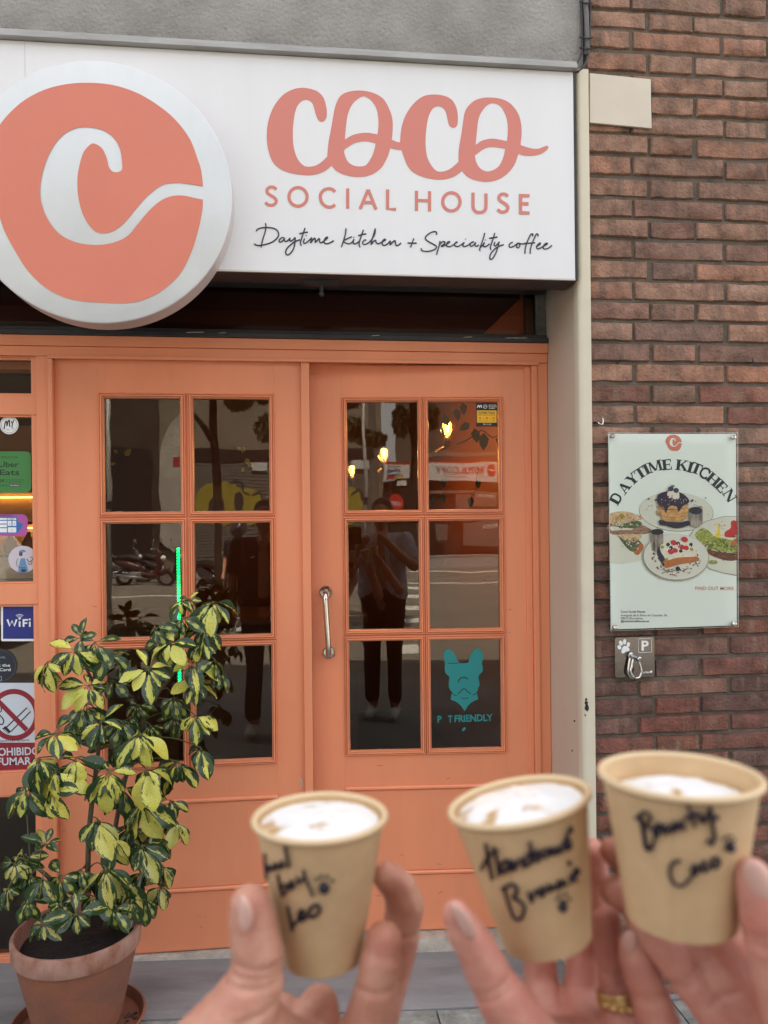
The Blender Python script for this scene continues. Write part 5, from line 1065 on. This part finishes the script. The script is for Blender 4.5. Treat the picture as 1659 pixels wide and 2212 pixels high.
# right cup hand
h3_ = blob('person', [
    fch([(1626,1893,.297,.0072),(1640,1935,.297,.0088),(1655,2000,.297,.0102),(1690,2090,.297,.0118),(1740,2200,.30,.016),(1800,2340,.31,.022),(1900,2500,.32,.028),(2050,2750,.33,.03),(2250,3050,.34,.034)]),
    fch([(1322,1838,.355,.0062),(1345,1850,.362,.0076),(1420,1860,.370,.0084),(1520,1900,.372,.0092),(1640,2010,.355,.0115),(1740,2160,.33,.017),(1800,2330,.32,.022)]),
    fch([(1326,1925,.352,.0066),(1350,1935,.358,.0078),(1430,1960,.366,.0088),(1530,2010,.365,.0095),(1650,2110,.345,.0125),(1760,2280,.325,.02)]),
    fch([(1385,1995,.350,.0070),(1412,2022,.347,.0078),(1465,2085,.342,.0086),(1530,2160,.338,.0098),(1620,2260,.332,.014),(1760,2380,.325,.021)]),
    fch([(1460,2010,.352,.0072),(1510,2050,.345,.0084),(1580,2110,.335,.0096),(1660,2190,.33,.012),(1760,2300,.322,.02)]),
    fch([(1545,2010,.340,.0080),(1600,2060,.33,.0094),(1680,2130,.32,.012),(1780,2280,.315,.02)]),
], .0013, SKIN2, smooth=6, creases=[(at(x, y, d), Vector(UPV)+RT*a_, .016, .0012, .0009) for x, y, d, a_ in ((1655,2000,.297,-.2),(1662,2018,.297,-.2),(1470,2090,.342,-.8),(1478,2100,.342,-.8),(1580,2112,.335,-.8))])
tag(h3_, 'bare hand reaching in from the right around the rightmost paper cup', 'person')
nail(h3_, 1634, 1903, .2905, UPV*.9-RT*.25, BK*.8-RT*.5, .0050, .0085)

# ================================================================== CUPS
KRAFT = mat('kraft_paper', (.68, .46, .245), .66, var=.12, vscale=90, bump=.0001, bscale=300); KRIM = mat('kraft_paper_rim', (.72, .53, .31), .55); KIN = mat('kraft_inside', (.62, .44, .24), .5)
INKM = mat('marker_ink', (.012, .008, .022), .5)
def foam_mat():
    m = bpy.data.materials.new('milk_foam'); m.use_nodes = True; t = m.node_tree; b = t.nodes['Principled BSDF']; tc = t.nodes.new('ShaderNodeTexCoord'); n = t.nodes.new('ShaderNodeTexNoise'); n.inputs['Scale'].default_value = 30; n.inputs['Detail'].default_value = 3; n.inputs['Distortion'].default_value = 1.6
    r = t.nodes.new('ShaderNodeValToRGB'); r.color_ramp.elements[0].position = .55; r.color_ramp.elements[0].color = (.90, .89, .86, 1); r.color_ramp.elements[1].position = .64; r.color_ramp.elements[1].color = (.55, .33, .13, 1)
    t.links.new(tc.outputs['Object'], n.inputs['Vector']); t.links.new(n.outputs['Fac'], r.inputs['Fac']); t.links.new(r.outputs['Color'], b.inputs['Base Color']); b.inputs['Roughness'].default_value = .3; return m
FOAM = foam_mat()
def cup(label, rim, bot, R1, R0, marks, fz, dome, seed, kfn, prad=.00075, lab=None):
    rim = Vector(rim); bot = Vector(bot); ax = (rim-bot); h = ax.length; ax.normalize(); q = Vector((0,0,1)).rotation_difference(ax)
    t = thing('paper_cup', label, 'cup', bot, 'kraft paper cups of frothed milk held up to the camera'); t.rotation_mode = 'QUATERNION'; t.rotation_quaternion = q
    b = MB(); b.lathe([(R0-.0015, .004), (R0-.001, 0), (R0, 0), (R1-.0015, h-.0015), (R1-.0022, h-.0015), (R0-.0008, .004), (0, .004)], n=64); smooth_by_angle(b.build('wall', KRAFT, t), 40)
    b = MB(); b.tube([((R1-.0008)*cos(a_), (R1-.0008)*sin(a_), h-.0008) for a_ in (2*pi*i/64 for i in range(64))], .0016, 10, closed=True); b.build('rolled_rim', KRIM, t, True)
    random.seed(seed); b = MB(); nr, na = 12, 40; rf = R1-.0022-(R1-R0)*fz/h; vs = [(0, 0, h-fz+dome)]
    for i in range(1, nr+1):
        for k in range(na):
            a_ = 2*pi*k/na; rr_ = rf*i/nr; z = h-fz+dome*(1-(i/nr)**2)+.0011*mnoise.noise(Vector((rr_*cos(a_)*140, rr_*sin(a_)*140, seed)))*(1 if i < nr else 0)
            vs.append((rr_*cos(a_), rr_*sin(a_), z))
    fs = [(0, 1+k, 1+(k+1) % na) for k in range(na)]+[(1+(i-1)*na+k, 1+i*na+k, 1+i*na+(k+1) % na, 1+(i-1)*na+(k+1) % na) for i in range(1, nr) for k in range(na)]
    b.add(vs, fs); fo = b.build('foam', FOAM, t, True)
    b = MB(); b.tube([((rf-.0002)*cos(a_), (rf-.0002)*sin(a_), h-fz+.0002) for a_ in (2*pi*i/48 for i in range(48))], .0011, 6, closed=True); b.build('coffee_edge', mat('crema_tan', (.50, .30, .13), .35), t, True)
    b = MB(); a0 = -2.2; rk = (R1-R0)/h
    b.add([((R0+rk*z_+.00012)*cos(a0+da), (R0+rk*z_+.00012)*sin(a0+da), z_) for z_ in (.001, h-.003) for da in (0, .012)], [(0, 1, 3, 2)]); b.build('side_seam', KRIM, t)
    # writing traced on the cone of the wall
    qi = q.inverted()
    def hit(px, py):
        d = ray(px, py); c0_ = qi @ (CAM-bot); d0 = qi @ d; k_ = (R1-R0)/h; r0_ = R0+.0002
        A = d0.x**2+d0.y**2-(k_*d0.z)**2; B = 2*(c0_.x*d0.x+c0_.y*d0.y-k_*d0.z*(r0_+k_*c0_.z)); C_ = c0_.x**2+c0_.y**2-(r0_+k_*c0_.z)**2
        D = B*B-4*A*C_
        if D < 0: return None
        s_ = (-B-sqrt(D))/(2*A); return c0_+d0*s_
    b = MB(); dots = []
    for L in marks:
        if isinstance(L, tuple): dots.append(L); continue
        pts = [hit(*kfn(p.x, p.y)) for p in crom([(x, y, 0) for x, y in L], 4)]; pts = [p for p in pts if p is not None]
        if len(pts) > 1: b.tube(pts, prad*(.8+.3*random.random()), 6)
    for (x, y, r_) in dots:
        p = hit(*kfn(x, y)); 
        if p: b.sphere(p, r_, None, 8, 6)
    b.v = [Vector((v.x, v.y, v.z)) for v in b.v]; b.build('marker_writing', INKM, t, True)
    return t
kc1 = lambda x, y: (432+x/3.072, 1620+y/3.072)
kc2 = lambda x, y: (918+x/2.2392, 1566.1+y/2.2392)
M1 = [[(424,690),(428,760),(440,860)],[(445,770),(440,795),(455,805),(465,785),(450,768)],[(490,755),(482,785),(498,795),(508,770),(492,755)],[(545,740),(525,765),(535,785),(556,765)],[(563,640),(572,700),(592,780)],
 [(508,825),(525,900),(545,975)],[(533,925),(552,892),(574,902),(570,940),(546,962)],[(603,872),(590,900),(606,922),(622,897),(603,872)],[(640,845),(656,885),(688,848)],[(684,795),(700,855),(725,910),(750,972)],
 [(580,1035),(595,1110),(612,1200)],[(612,1175),(640,1140),(665,1118),(690,1085),(672,1060),(652,1100),(672,1135),(708,1108)],[(738,1045),(720,1080),(740,1112),(778,1095),(798,1055),(770,1028),(740,1045)],
 (825,920,.0026),(822,905,.0020),(775,858,.0008),(805,840,.0008),(845,842,.0008),(880,868,.0008)]
M2 = [[(290,575),(305,660),(322,750)],[(268,700),(300,640),(350,605)],[(330,590),(345,660),(352,735)],[(395,652),(365,680),(375,718),(402,690),(408,655),(416,708)],[(425,655),(435,705),(445,665),(465,650),(477,695)],[(505,620),(480,650),(490,682),(515,655),(508,565),(526,665)],[(550,605),(535,628),(557,645),(540,662)],[(578,600),(563,628),(585,642),(598,612),(578,600)],[(605,592),(612,632),(625,595),(638,628),(650,588),(664,618)],[(670,592),(702,570),(690,548),(672,580),(690,602),(712,582)],[(685,545),(708,492),(712,520)],
 [(378,785),(400,860),(430,935),(462,938)],[(370,795),(420,770),(447,800),(425,835),(455,850),(482,885),(465,935)],[(500,808),(515,860),(525,815),(548,798)],[(562,788),(550,815),(570,828),(582,795),(562,788)],[(595,770),(605,808),(620,775),(637,798),(647,750)],[(650,752),(660,790),(670,750),(688,780)],[(700,732),(712,768)],[(720,738),(745,712),(735,695),(716,730),(737,755)],(700,668,.0011),
 (668,880,.0022),(670,866,.0018),(640,842,.0007),(655,825,.0007),(682,820,.0007),(702,842,.0007)]
M3 = [[(1035,430),(1055,520),(1070,600),(1098,592)],[(1015,455),(1060,418),(1088,445),(1070,490),(1103,510),(1107,560),(1078,602)],[(1110,518),(1142,500),(1130,478),(1110,505),(1132,538)],[(1172,480),(1150,500),(1165,528),(1187,490),(1197,522)],[(1205,468),(1215,508),(1240,468),(1252,508)],[(1270,380),(1290,440),(1307,495)],[(1255,455),(1320,422)],[(1328,428),(1345,472),(1378,418)],[(1382,398),(1392,470),(1402,545),(1385,578),(1372,558)],[(1385,462),(1422,442)],
 [(1235,655),(1195,670),(1183,720),(1208,772),(1250,775),(1295,728)],[(1302,678),(1290,710),(1310,724),(1322,692),(1302,678)],[(1358,658),(1340,680),(1350,708),(1378,690)],[(1402,643),(1385,670),(1400,693),(1427,670),(1420,645),(1402,643)],
 (1478,592,.0021),(1480,580,.0017),(1447,552,.0006),(1462,540,.0006),(1482,538,.0006),(1500,556,.0006)]
cup('leftmost paper cup, marked Good boy Leo in black pen', at(691, 1761, .375), at(697, 2066, .375), .0325, .0190, M1, .0032, .0022, 3, kc1)
cup('middle paper cup, marked Handsome Brownie in black pen', at(1120, 1727, .355), at(1182, 2026, .352), .0327, .0202, M2, .0030, .0045, 9, kc2)
cup('rightmost paper cup, marked Beauty Coco in black pen', at(1467, 1671, .322), at(1472, 1982, .321), .0325, .0220, M3, .0100, .0062, 15, kc2)

# ================================================================== STREET BEHIND THE CAMERA (mirrored in the glass)
def person(label, base, hgt, face, shirt, trou, hair, arms='down', cat='person', skin=SKIN, helmet=False, shoe=(.6, .6, .58)):
    base = Vector(base); s = hgt/1.75; q = Matrix.Rotation(face, 3, 'Z')
    t = lambda x, y, z: base+q @ Vector((x*s, y*s, z*s))
    V = lambda L: [(t(x, y, z), r*s) for x, y, z, r in L]
    if arms == 'camera': A = [[(.19,0,1.42,.05),(.27,.10,1.22,.042),(.12,.36,1.40,.032),(.06,.40,1.46,.034)], [(-.19,0,1.42,.05),(-.28,.12,1.20,.042),(-.10,.38,1.38,.032),(-.05,.40,1.44,.034)]]
    else: A = [[(.19,0,1.42,.05),(.25,.0,1.15,.04),(.20,.14,.98,.03),(.18,.2,.94,.036)], [(-.19,0,1.42,.05),(-.25,.0,1.15,.04),(-.22,.10,.94,.03),(-.21,.14,.88,.036)]]
    o = blob('person', [V([(0,.01,1.64,.085),(0,.03,1.60,.078),(0,.045,1.575,.06)]), V([(0,.0,1.60,.055),(0,0,1.45,.055)]), V([(-.15,0,1.42,.06),(.15,0,1.42,.06)]), V([(0,.105,1.625,.016),(0,.09,1.60,.022)])]+[V(a) for a in A]+[V([(x,0,.95,.08),(x,.01,.5,.05),(x,0,.1,.042)]) for x in (-.09,.09)]+[V([(0,0,1.42,.09),(0,0,.95,.10)])], .014*s, skin, smooth=4)
    tag(o, label, cat)
    blob('shirt', [V([(-.12,0,1.40,.085),(.12,0,1.40,.085)]), V([(-.10,0,1.38,.10),(-.10,0,1.0,.105)]), V([(.10,0,1.38,.10),(.10,0,1.0,.105)])]+[V([a[0][:3]+(.068,), tuple(a[0][i]+(a[1][i]-a[0][i])*.62 for i in range(3))+(.062,)]) for a in A], .014*s, shirt, o, 4)
    blob('trousers', [V([(-.09,0,.98,.105),(.09,0,.98,.105)])]+[V([(x,0,.95,.095),(x,.012,.52,.068),(x*1.1,0,.16,.062)]) for x in (-.09,.09)], .014*s, trou, o, 4)
    for x in (-.10, .10): blob('shoe', [V([(x,-.04,.055,.045),(x,.10,.045,.040),(x,.16,.04,.034)])], .012*s, mat('white_shoe', shoe, .6), o, 3)
    if helmet:
        blob('helmet', [V([(0,0,1.66,.125),(0,.03,1.63,.115)])], .014*s, mat('black_glossy_helmet', (.02, .02, .022), .08, coat=1), o, 4)
    else: blob('hair', [V([(0,-.015,1.66,.095),(0,-.04,1.60,.085),(0,-.05,1.52,.06)])], .014*s, hair, o, 4)
    return o
HAIR = mat('dark_hair', (.02, .012, .008), .5); 
pf = mir(823, 1602, True, Z=.06); pf.z = .0
TEE = mat('grey_blue_tee', (.58, .59, .68), .85); TRO = mat('dark_trousers', (.018, .017, .02), .9); NAVYT = mat('black_jacket', (.02, .02, .028), .8)
ph_ = person('photographer in a pale tee raising a phone, mirrored in the right door', (pf.x, min(pf.y, -2.95), gz(pf.x)), 1.70, .14, TEE, TRO, HAIR, 'camera')
b = MB(); b.box(-.06, .06, CAM.y-.022, CAM.y-.014, CAM.z-.10, CAM.z+.03, None, .004); tag(b.build('phone', mat('black_phone', (.01, .01, .012), .15)), 'black phone held up at the place the photograph was taken from', 'phone')
ff = mir(545, 1592, False, Z=.1); person('friend in dark clothes and white trainers, mirrored in the left door', (ff.x+.1, ff.y, gz(ff.x)), 1.66, .1, NAVYT, TRO, HAIR, 'down')
fc = mir(518, 1365, False, Z=-.026); person('rider in a black helmet standing on the road, mirrored in the left door', (fc.x, fc.y, -.03), 1.72, .5, NAVYT, mat('brown_work_trousers', (.10, .05, .02), .9), HAIR, 'down', helmet=True)

def box_thing(name, label, cat, parts, **kw):
    t = thing(name, label, cat, (0,0,0), kw.get('group'))
    for nm, m_, bs in parts:
        for bb_ in bs: b = MB(); b.box(*bb_); b.build(nm, m_, t)
    return t
YB = -25.8
ML_ = lambda x, y: mir(x, y, False, Y=YB); k7 = lambda x, y: (205.2+x/3.939, 842.5+y/3.939)
PALE = mat('pale_street_wall', (.19, .165, .125), .9, var=.3, vscale=.8); DST = mat('dark_stone_wall', (.045, .038, .028), .9, var=.5, vscale=1.2); SHUT = mat('grey_roller_shutter', (.12, .115, .10), .6, .3); OPEN = mat('dark_opening', (.008, .007, .006), .9)
ob_ = thing('street_building', 'pale building across the road with roller shutters, mirrored in the left door', 'building')
def rectL(nm, m_, x0, y0, x1, y1, dy, dep=.1, parent=ob_):
    a_ = ML_(*k7(x0, y0)); b2 = ML_(*k7(x1, y1)); b = MB(); b.box(min(a_.x, b2.x), max(a_.x, b2.x), YB+dy-dep, YB+dy, min(a_.z, b2.z), max(a_.z, b2.z)); return b.build(nm, m_, parent)
b = MB(); b.box(-26, ML_(586, 1100).x, YB-8, YB-.2, 0, 14); b.build('wall', PALE, ob_)
rectL('stone_facing', DST, -1700, -900, 560, 2000, .0)
rectL('doorway', OPEN, -1300, 500, 500, 1600, .05)
rectL('doorway', OPEN, 830, 505, 1530, 600, -.02, .1)
a_ = ML_(*k7(840, 600)); c_ = ML_(*k7(1520, 1500)); zz = c_.z
while zz < a_.z: b = MB(); b.box(a_.x, c_.x, YB-.16, YB-.10+.03, zz, zz+.10); b.build('shutter_slat', SHUT, ob_); zz += .125
gf = Print(lambda x, y, l: (lambda p: Vector((p.x, YB-.06+l, p.z)))(mir(x, y, False, Y=YB-.06)), .004)
YG = mat('yellow_graffiti', (.24, .19, .02), .6); BG_ = mat('black_graffiti', (.02, .02, .02), .6)
gf.ell(*k7(1060, 960), 52, 46, YG); gf.ell(*k7(1030, 1000), 16, 20, BG_); gf.ell(*k7(1300, 990), 36, 42, YG); gf.ell(*k7(1200, 960), 10, 22, BG_)
gf.stroke([k7(*p) for p in ((1130,800),(1180,770),(1250,800),(1240,860),(1300,900))], 4, BG_); gf.stroke([k7(*p) for p in ((1330,900),(1400,860),(1430,960))], 5, BG_); gf.build('graffiti', ob_)
P = Print(lambda x, y, l: (lambda p: Vector((p.x, YB-.02+l, p.z)))(mir(x, y, False, Y=YB)), .01)
P.curve([k7(*p) for p in ((725,195),(660,260),(600,370),(565,480),(550,620),(555,800),(560,1040),(560,1300),(790,1300),(800,150))], mat('white_arch_panel', (.36, .34, .30), .7, var=.3, vscale=2), k=4); P.rect(*k7(670, 560), *k7(728, 655), flat('street_red_sign', (150, 40, 44))); P.rect(*k7(1340, 618), *k7(1480, 680), flat('street_pale_sign', (170, 175, 175))); P.build('wall_panel', ob_)
# copy shop across the crossing
YC = -41.5; kR = lambda x, y: mir(x, y, True, Y=YC)
cs_ = thing('copy_shop', 'copy shop building with a white ROTUL COPY banner, mirrored in the right door', 'building')
b = MB(); b.box(-.2, 32, YC-8, YC-.3, 0, 15); b.build('wall', mat('grey_street_wall', (.115, .095, .07), .9, var=.4, vscale=.6), cs_)
def rectR(nm, m_, x0, y0, x1, y1, dy, dep=.1):
    a_ = kR(x0, y0); b2 = kR(x1, y1); b = MB(); b.box(min(a_.x, b2.x), max(a_.x, b2.x), YC+dy-dep, YC+dy, min(a_.z, b2.z), max(a_.z, b2.z)); return b.build(nm, m_, cs_)
rectR('shop_window', mat('dark_shop_window', (.035, .028, .024), .2), 800, 1040, 1200, 1192, -.1, .15)
rectR('ledge', PALE, 905, 978, 1200, 984, .1); rectR('ledge', PALE, 905, 1064, 1200, 1067, .05); rectR('awning_trim', flat('awning_red', (150, 50, 24)), 828, 998, 1200, 1001, .2); rectR('banner', flat('banner_white', (196, 194, 192)), 927, 1001, 1200, 1037, .3)
rectR('side_sign', flat('banner_white', (196, 194, 192)), 829, 1004, 886, 1037, .25); rectR('pale_doorway_wall', PALE, 772, 850, 826, 1120, .1); rectR('door_column', PALE, 897, 1040, 901, 1190, .02)
P = Print(lambda x, y, l: (lambda p: Vector((p.x, YC+.31+l, p.z)))(mir(x, y, True, Y=YC)), .02)
def mtext(t, x, y, h_, m_, wd_, bold=0):     # readable from the shop side, so mirrored in the pane
    vs, fs = glyphs(t, bold); H = max(v[1] for v in glyphs('H')[0]); xa = min(v[0] for v in vs); xb_ = max(v[0] for v in vs); k = h_/H; kx = wd_/(xb_-xa)
    P.mb.add([P.pm(x-(a-xa)*kx, y-b_*k, P.l) for a, b_ in vs], [tuple(reversed(f)) for f in fs], m_); P.l += P.step
RS = flat('banner_red', (190, 44, 34)); GS = flat('banner_grey', (120, 66, 60)); BS = flat('banner_blue', (40, 90, 160))
P.ell(*kM(1483, 780), 10.5, 11.5, RS); mtext('ROTUL', *kM(1398, 808), 12, RS, 53, .03); mtext('COPY', *kM(1150, 810), 14, GS, 44); mtext('COPY', *kM(1518, 790), 4, PW, 15, .02); mtext('IMPRESSIO DIGITAL - PLV', *kM(1210, 858), 2.8, BLK, 48, .02)
P.l = 0; P.ell(*kM(560, 1115), 15, 15, RS); mtext('COPY', *kM(600, 1145), 6, PW, 21, .02)
P.rect(*kM(455, 745), *kM(592, 788), flat('sign_brown', (110, 92, 78))); P.rect(*kM(455, 792), *kM(592, 836), BS); P.rect(*kM(445, 842), *kM(534, 868), RS); P.rect(*kM(537, 842), *kM(628, 868), flat('sign_ochre', (190, 150, 30))); mtext('RETOLACIO', *kM(585, 782), 5, PW, 27, .02); mtext('PLANOLS', *kM(580, 832), 6, PW, 24, .02)
P.rect(*kM(570, 902), *kM(662, 960), flat('banner_white', (196, 194, 192))); P.rect(*kM(1270, 1020), *kM(1510, 1160), flat('window_poster', (96, 88, 82))); mtext('COPISTERIA', *kM(1490, 1062), 7, flat('banner_white', (196, 194, 192)), 40, .02); P.rect(*kM(1120, 1040), *kM(1240, 1160), flat('window_poster', (96, 88, 82)))
P.rect(940, 1128, 965, 1165, flat('window_poster', (96, 88, 82))); P.rect(1000, 1126, 1080, 1178, flat('window_poster', (96, 88, 82))); mtext('IMPREMTA', 1078, 1140, 6, flat('banner_white', (196, 194, 192)), 40, .02)
P.build('signage', cs_)

# trees and poles
def street_tree(label, tr_, br, crown, Yt, right, seed):
    t = thing('street_tree', label, 'tree'); random.seed(seed); BARK = mat('tree_bark', (.05, .035, .022), .9, var=.4, vscale=8)
    pts = [mir(x, y, right, Y=Yt) for x, y, _ in tr_]; b = MB(); b.tube(crom(pts, 4), [.0+tr_[0][2]]*1+[tr_[-1][2]*1.0]*(len(crom(pts, 4))-1), 10); b.build('trunk', BARK, t, True)
    for L in br: b = MB(); pp_ = crom([mir(x, y, right, Y=Yt) for x, y in L], 4); b.tube(pp_, [.07*(1-.7*i/len(pp_)) for i in range(len(pp_))], 7); b.build('branch', BARK, t, True)
    b = MB()
    for (x, y, rx, ry, n_) in crown:
        for _ in range(n_):
            a_ = random.random()*6.28; k_ = sqrt(random.random()); c_ = mir(x+rx*k_*cos(a_), y+ry*k_*sin(a_), right, Y=Yt+random.uniform(-.9, .9)); d_ = Vector([random.gauss(0, 1) for _ in range(3)]).normalized()*.10; e_ = d_.orthogonal().normalized()*.035
            b.add([c_-d_, c_+e_, c_+d_, c_-e_], [(0,1,2,3)])
    b.build('crown', mat('street_tree_leaves', (.06, .075, .03), .6), t); return t
tk = lambda L: [k7(*p[:2])+tuple(p[2:]) for p in L]
street_tree('forked street tree, mirrored in the left door', tk([(1050,1700,.09),(1040,1030,.085),(1025,500,.085),(1010,60,.08),(1000,-300,.07)]), [tk([(1010,430),(930,300),(840,190),(700,40)]), tk([(1010,60),(1150,-60),(1250,-150)])], [k7(1220,90)+(24,18,500), k7(1420,60)+(20,14,300), k7(1100,-150)+(60,40,1500)], -10.5, False, 3)
street_tree('leafy street tree, mirrored in the right door', [kM(735, 1300)+(.08,), kM(738, 800)+(.08,), kM(730, 300)+(.07,), kM(700, -100)+(.06,)], [[kM(735, 500), kM(680, 300), kM(600, 150)]], [kM(120, 380)+(22, 22, 420), kM(300, 480)+(30, 14, 420), kM(600, 300)+(14, 30, 350), kM(900, 260)+(12, 20, 260), kM(450, -200)+(90, 50, 2500)], -8.5, True, 4)
def pole(label, x0, y0, x1, y1, Yt, right, r_):
    a_ = mir(x0, y0, right, Y=Yt); z0 = -.03 if Yt < -4.6 else gz(a_.x); t = thing('street_pole', label, 'pole', (a_.x, a_.y, z0)); b = MB(); b.tube([(0, 0, 0), (0, 0, 4.6)], r_, 12); b.build('shaft', mat('galvanised_pole', (.42, .42, .40), .5, .2), t, True); b = MB(); b.lathe([(r_*2, 0), (r_*2, .04), (r_*1.2, .06)], n=16); b.lathe([(r_*1.25, 1.9), (r_*1.25, 2.0)], n=16); b.build('collar', DARKM, t); return t
pole('pale street pole, mirrored at the left edge of the left door', *k7(105, 500), *k7(105, 60), -8.0, False, .035)
pole('pale street pole, mirrored behind the photographer in the right door', *kM(235, 500), *kM(235, 100), -7.4, True, .022)

def scooter(label, x, y, z, rz, colr, grp='scooters parked across the road'):
    t = thing('scooter', label, 'scooter', (x, y, z), grp, rz); TY = mat('tyre_rubber', (.02, .02, .02), .8); CH = mat('scooter_chrome', (.6, .6, .6), .15, 1); BD = mat('scooter_'+colr[0], colr[1], .15, coat=1)
    for wx in (-.62, .62):
        wl = MB(); wl.tube([(wx+.215*cos(a_), 0, .255+.215*sin(a_)) for a_ in (2*pi*i/24 for i in range(24))], .052, 8, closed=True); w_ = wl.build('wheel', TY, t, True)
        wl = MB(); wl.lathe([(.0, -.03), (.14, -.025), (.14, .025), (0, .03)], (wx, 0, .255), (0, 1, 0), 20); [wl.box(wx-.012, wx+.012, -.034, .034, .10, .41) for _ in (0,)]; wl.build('rim', CH, w_)
    b = blob('body_shell', [[((-.85,0,.72),.09),((-.55,0,.66),.15),((-.2,0,.55),.14),((-.1,0,.34),.11)],[((-.1,0,.32),.11),((.35,0,.30),.10)],[((.35,0,.32),.10),((.48,0,.70),.11),((.44,0,.98),.09)],[((.52,0,.42),.10),((.66,0,.50),.09)]], .03, BD, t, 3)
    b = blob('seat', [[((-.80,0,.84),.08),((-.45,0,.86),.10),((-.12,0,.80),.08)]], .03, BLACK, t, 3)
    b = MB(); b.tube([(.50, .0, .9), (.40, .0, 1.08)], .03, 8); b.tube([(.34,-.34,1.10),(.42,-.12,1.10),(.42,.12,1.10),(.34,.34,1.10)], .018, 8); b.tube([(.62,0,.26),(.52,0,.75)], .035, 8); b.tube([(.36,.3,1.1),(.40,.32,1.30)], .008, 5); b.sphere((.40,.33,1.33), .06, None, 10, 6, (.4,1,1)); b.sphere((.40,-.33,1.33), .06, None, 10, 6, (.4,1,1)); b.build('handlebar', CH, t, True)
    b = MB(); b.tube([(.0, .16, .22), (-.35, .18, .24), (-.85, .19, .36)], [.03, .055, .06], 10); b.box(-.45, -.05, .10, .2, .24, .42, None, .03); b.build('exhaust', CH, t, True)
    b = MB(); b.sphere((.56, 0, .86), .075, None, 12, 8); b.build('headlight', mat('lamp_glass', (.8, .8, .75), .05), t, True); return t
def onroad(px, right, Yt): return mir(px, 1200, right, Y=Yt).x
for px, Yt, rz, cc_, lb in ((312, -20.5, 0.1, ('dark_red', (.045, .008, .008)), 'dark red scooter across the road, mirrored in the lower left pane'), (352, -21.6, .3, ('black', (.012, .012, .014)), 'black scooter across the road, second from the left in the mirror'), (262, -21.4, -.1, ('grey', (.08, .08, .085)), 'grey scooter across the road, leftmost in the mirror'), (470, -14.5, .9, ('black', (.012, .012, .014)), 'black scooter beside the helmeted rider, mirrored in the left door')):
    scooter(lb, onroad(px, False, Yt), Yt, -.03, rz, cc_)
vx = onroad(70, False, -8.5)
van = thing('parked_van', 'white van parked on the road, mirrored in the side window', 'van', (vx, -8.5, -.03))
b = MB(); b.box(-4.2, -.9, -.9, .9, .35, 2.1, None, .08); b.box(-1.0, -.05, -.88, .88, .35, 1.15, None, .1)
b.add([(-.95,-.85,1.1),(-.95,.85,1.1),(-.95,.85,2.05),(-.95,-.85,2.05),(-.25,-.8,1.12),(-.25,.8,1.12)], [(0,3,4),(1,5,2),(3,2,5,4),(0,4,5,1)]); b.build('body', mat('white_van_paint', (.62, .63, .62), .25, coat=.5), van)
for x in (-3.4, -.75):
    for y in (-.86, .86): w_ = MB(); w_.lathe([(.2, -.11), (.33, -.11), (.35, 0), (.33, .11), (.2, .11)], (x, y, .35), (0, 1, 0), 24); wo = w_.build('wheel', mat('tyre_rubber', (.02, .02, .02), .8), van, True); w_ = MB(); w_.lathe([(0, -.10), (.19, -.09), (.19, .09), (0, .10)], (x, y, .35), (0, 1, 0), 20); w_.build('rim', STEELB, wo)
for y in (-.905, .905): b = MB(); b.box(-1.75, -1.1, y-.004, y+.004, 1.25, 1.85); b.build('window', mat('van_window', (.01, .012, .014), .05), van)
for y in (-.6, .6): b = MB(); b.sphere((-.06, y, .8), .11, None, 12, 8, (.5, 1.2, .8)); b.build('headlight', mat('lamp_glass', (.8, .8, .75), .05), van, True)
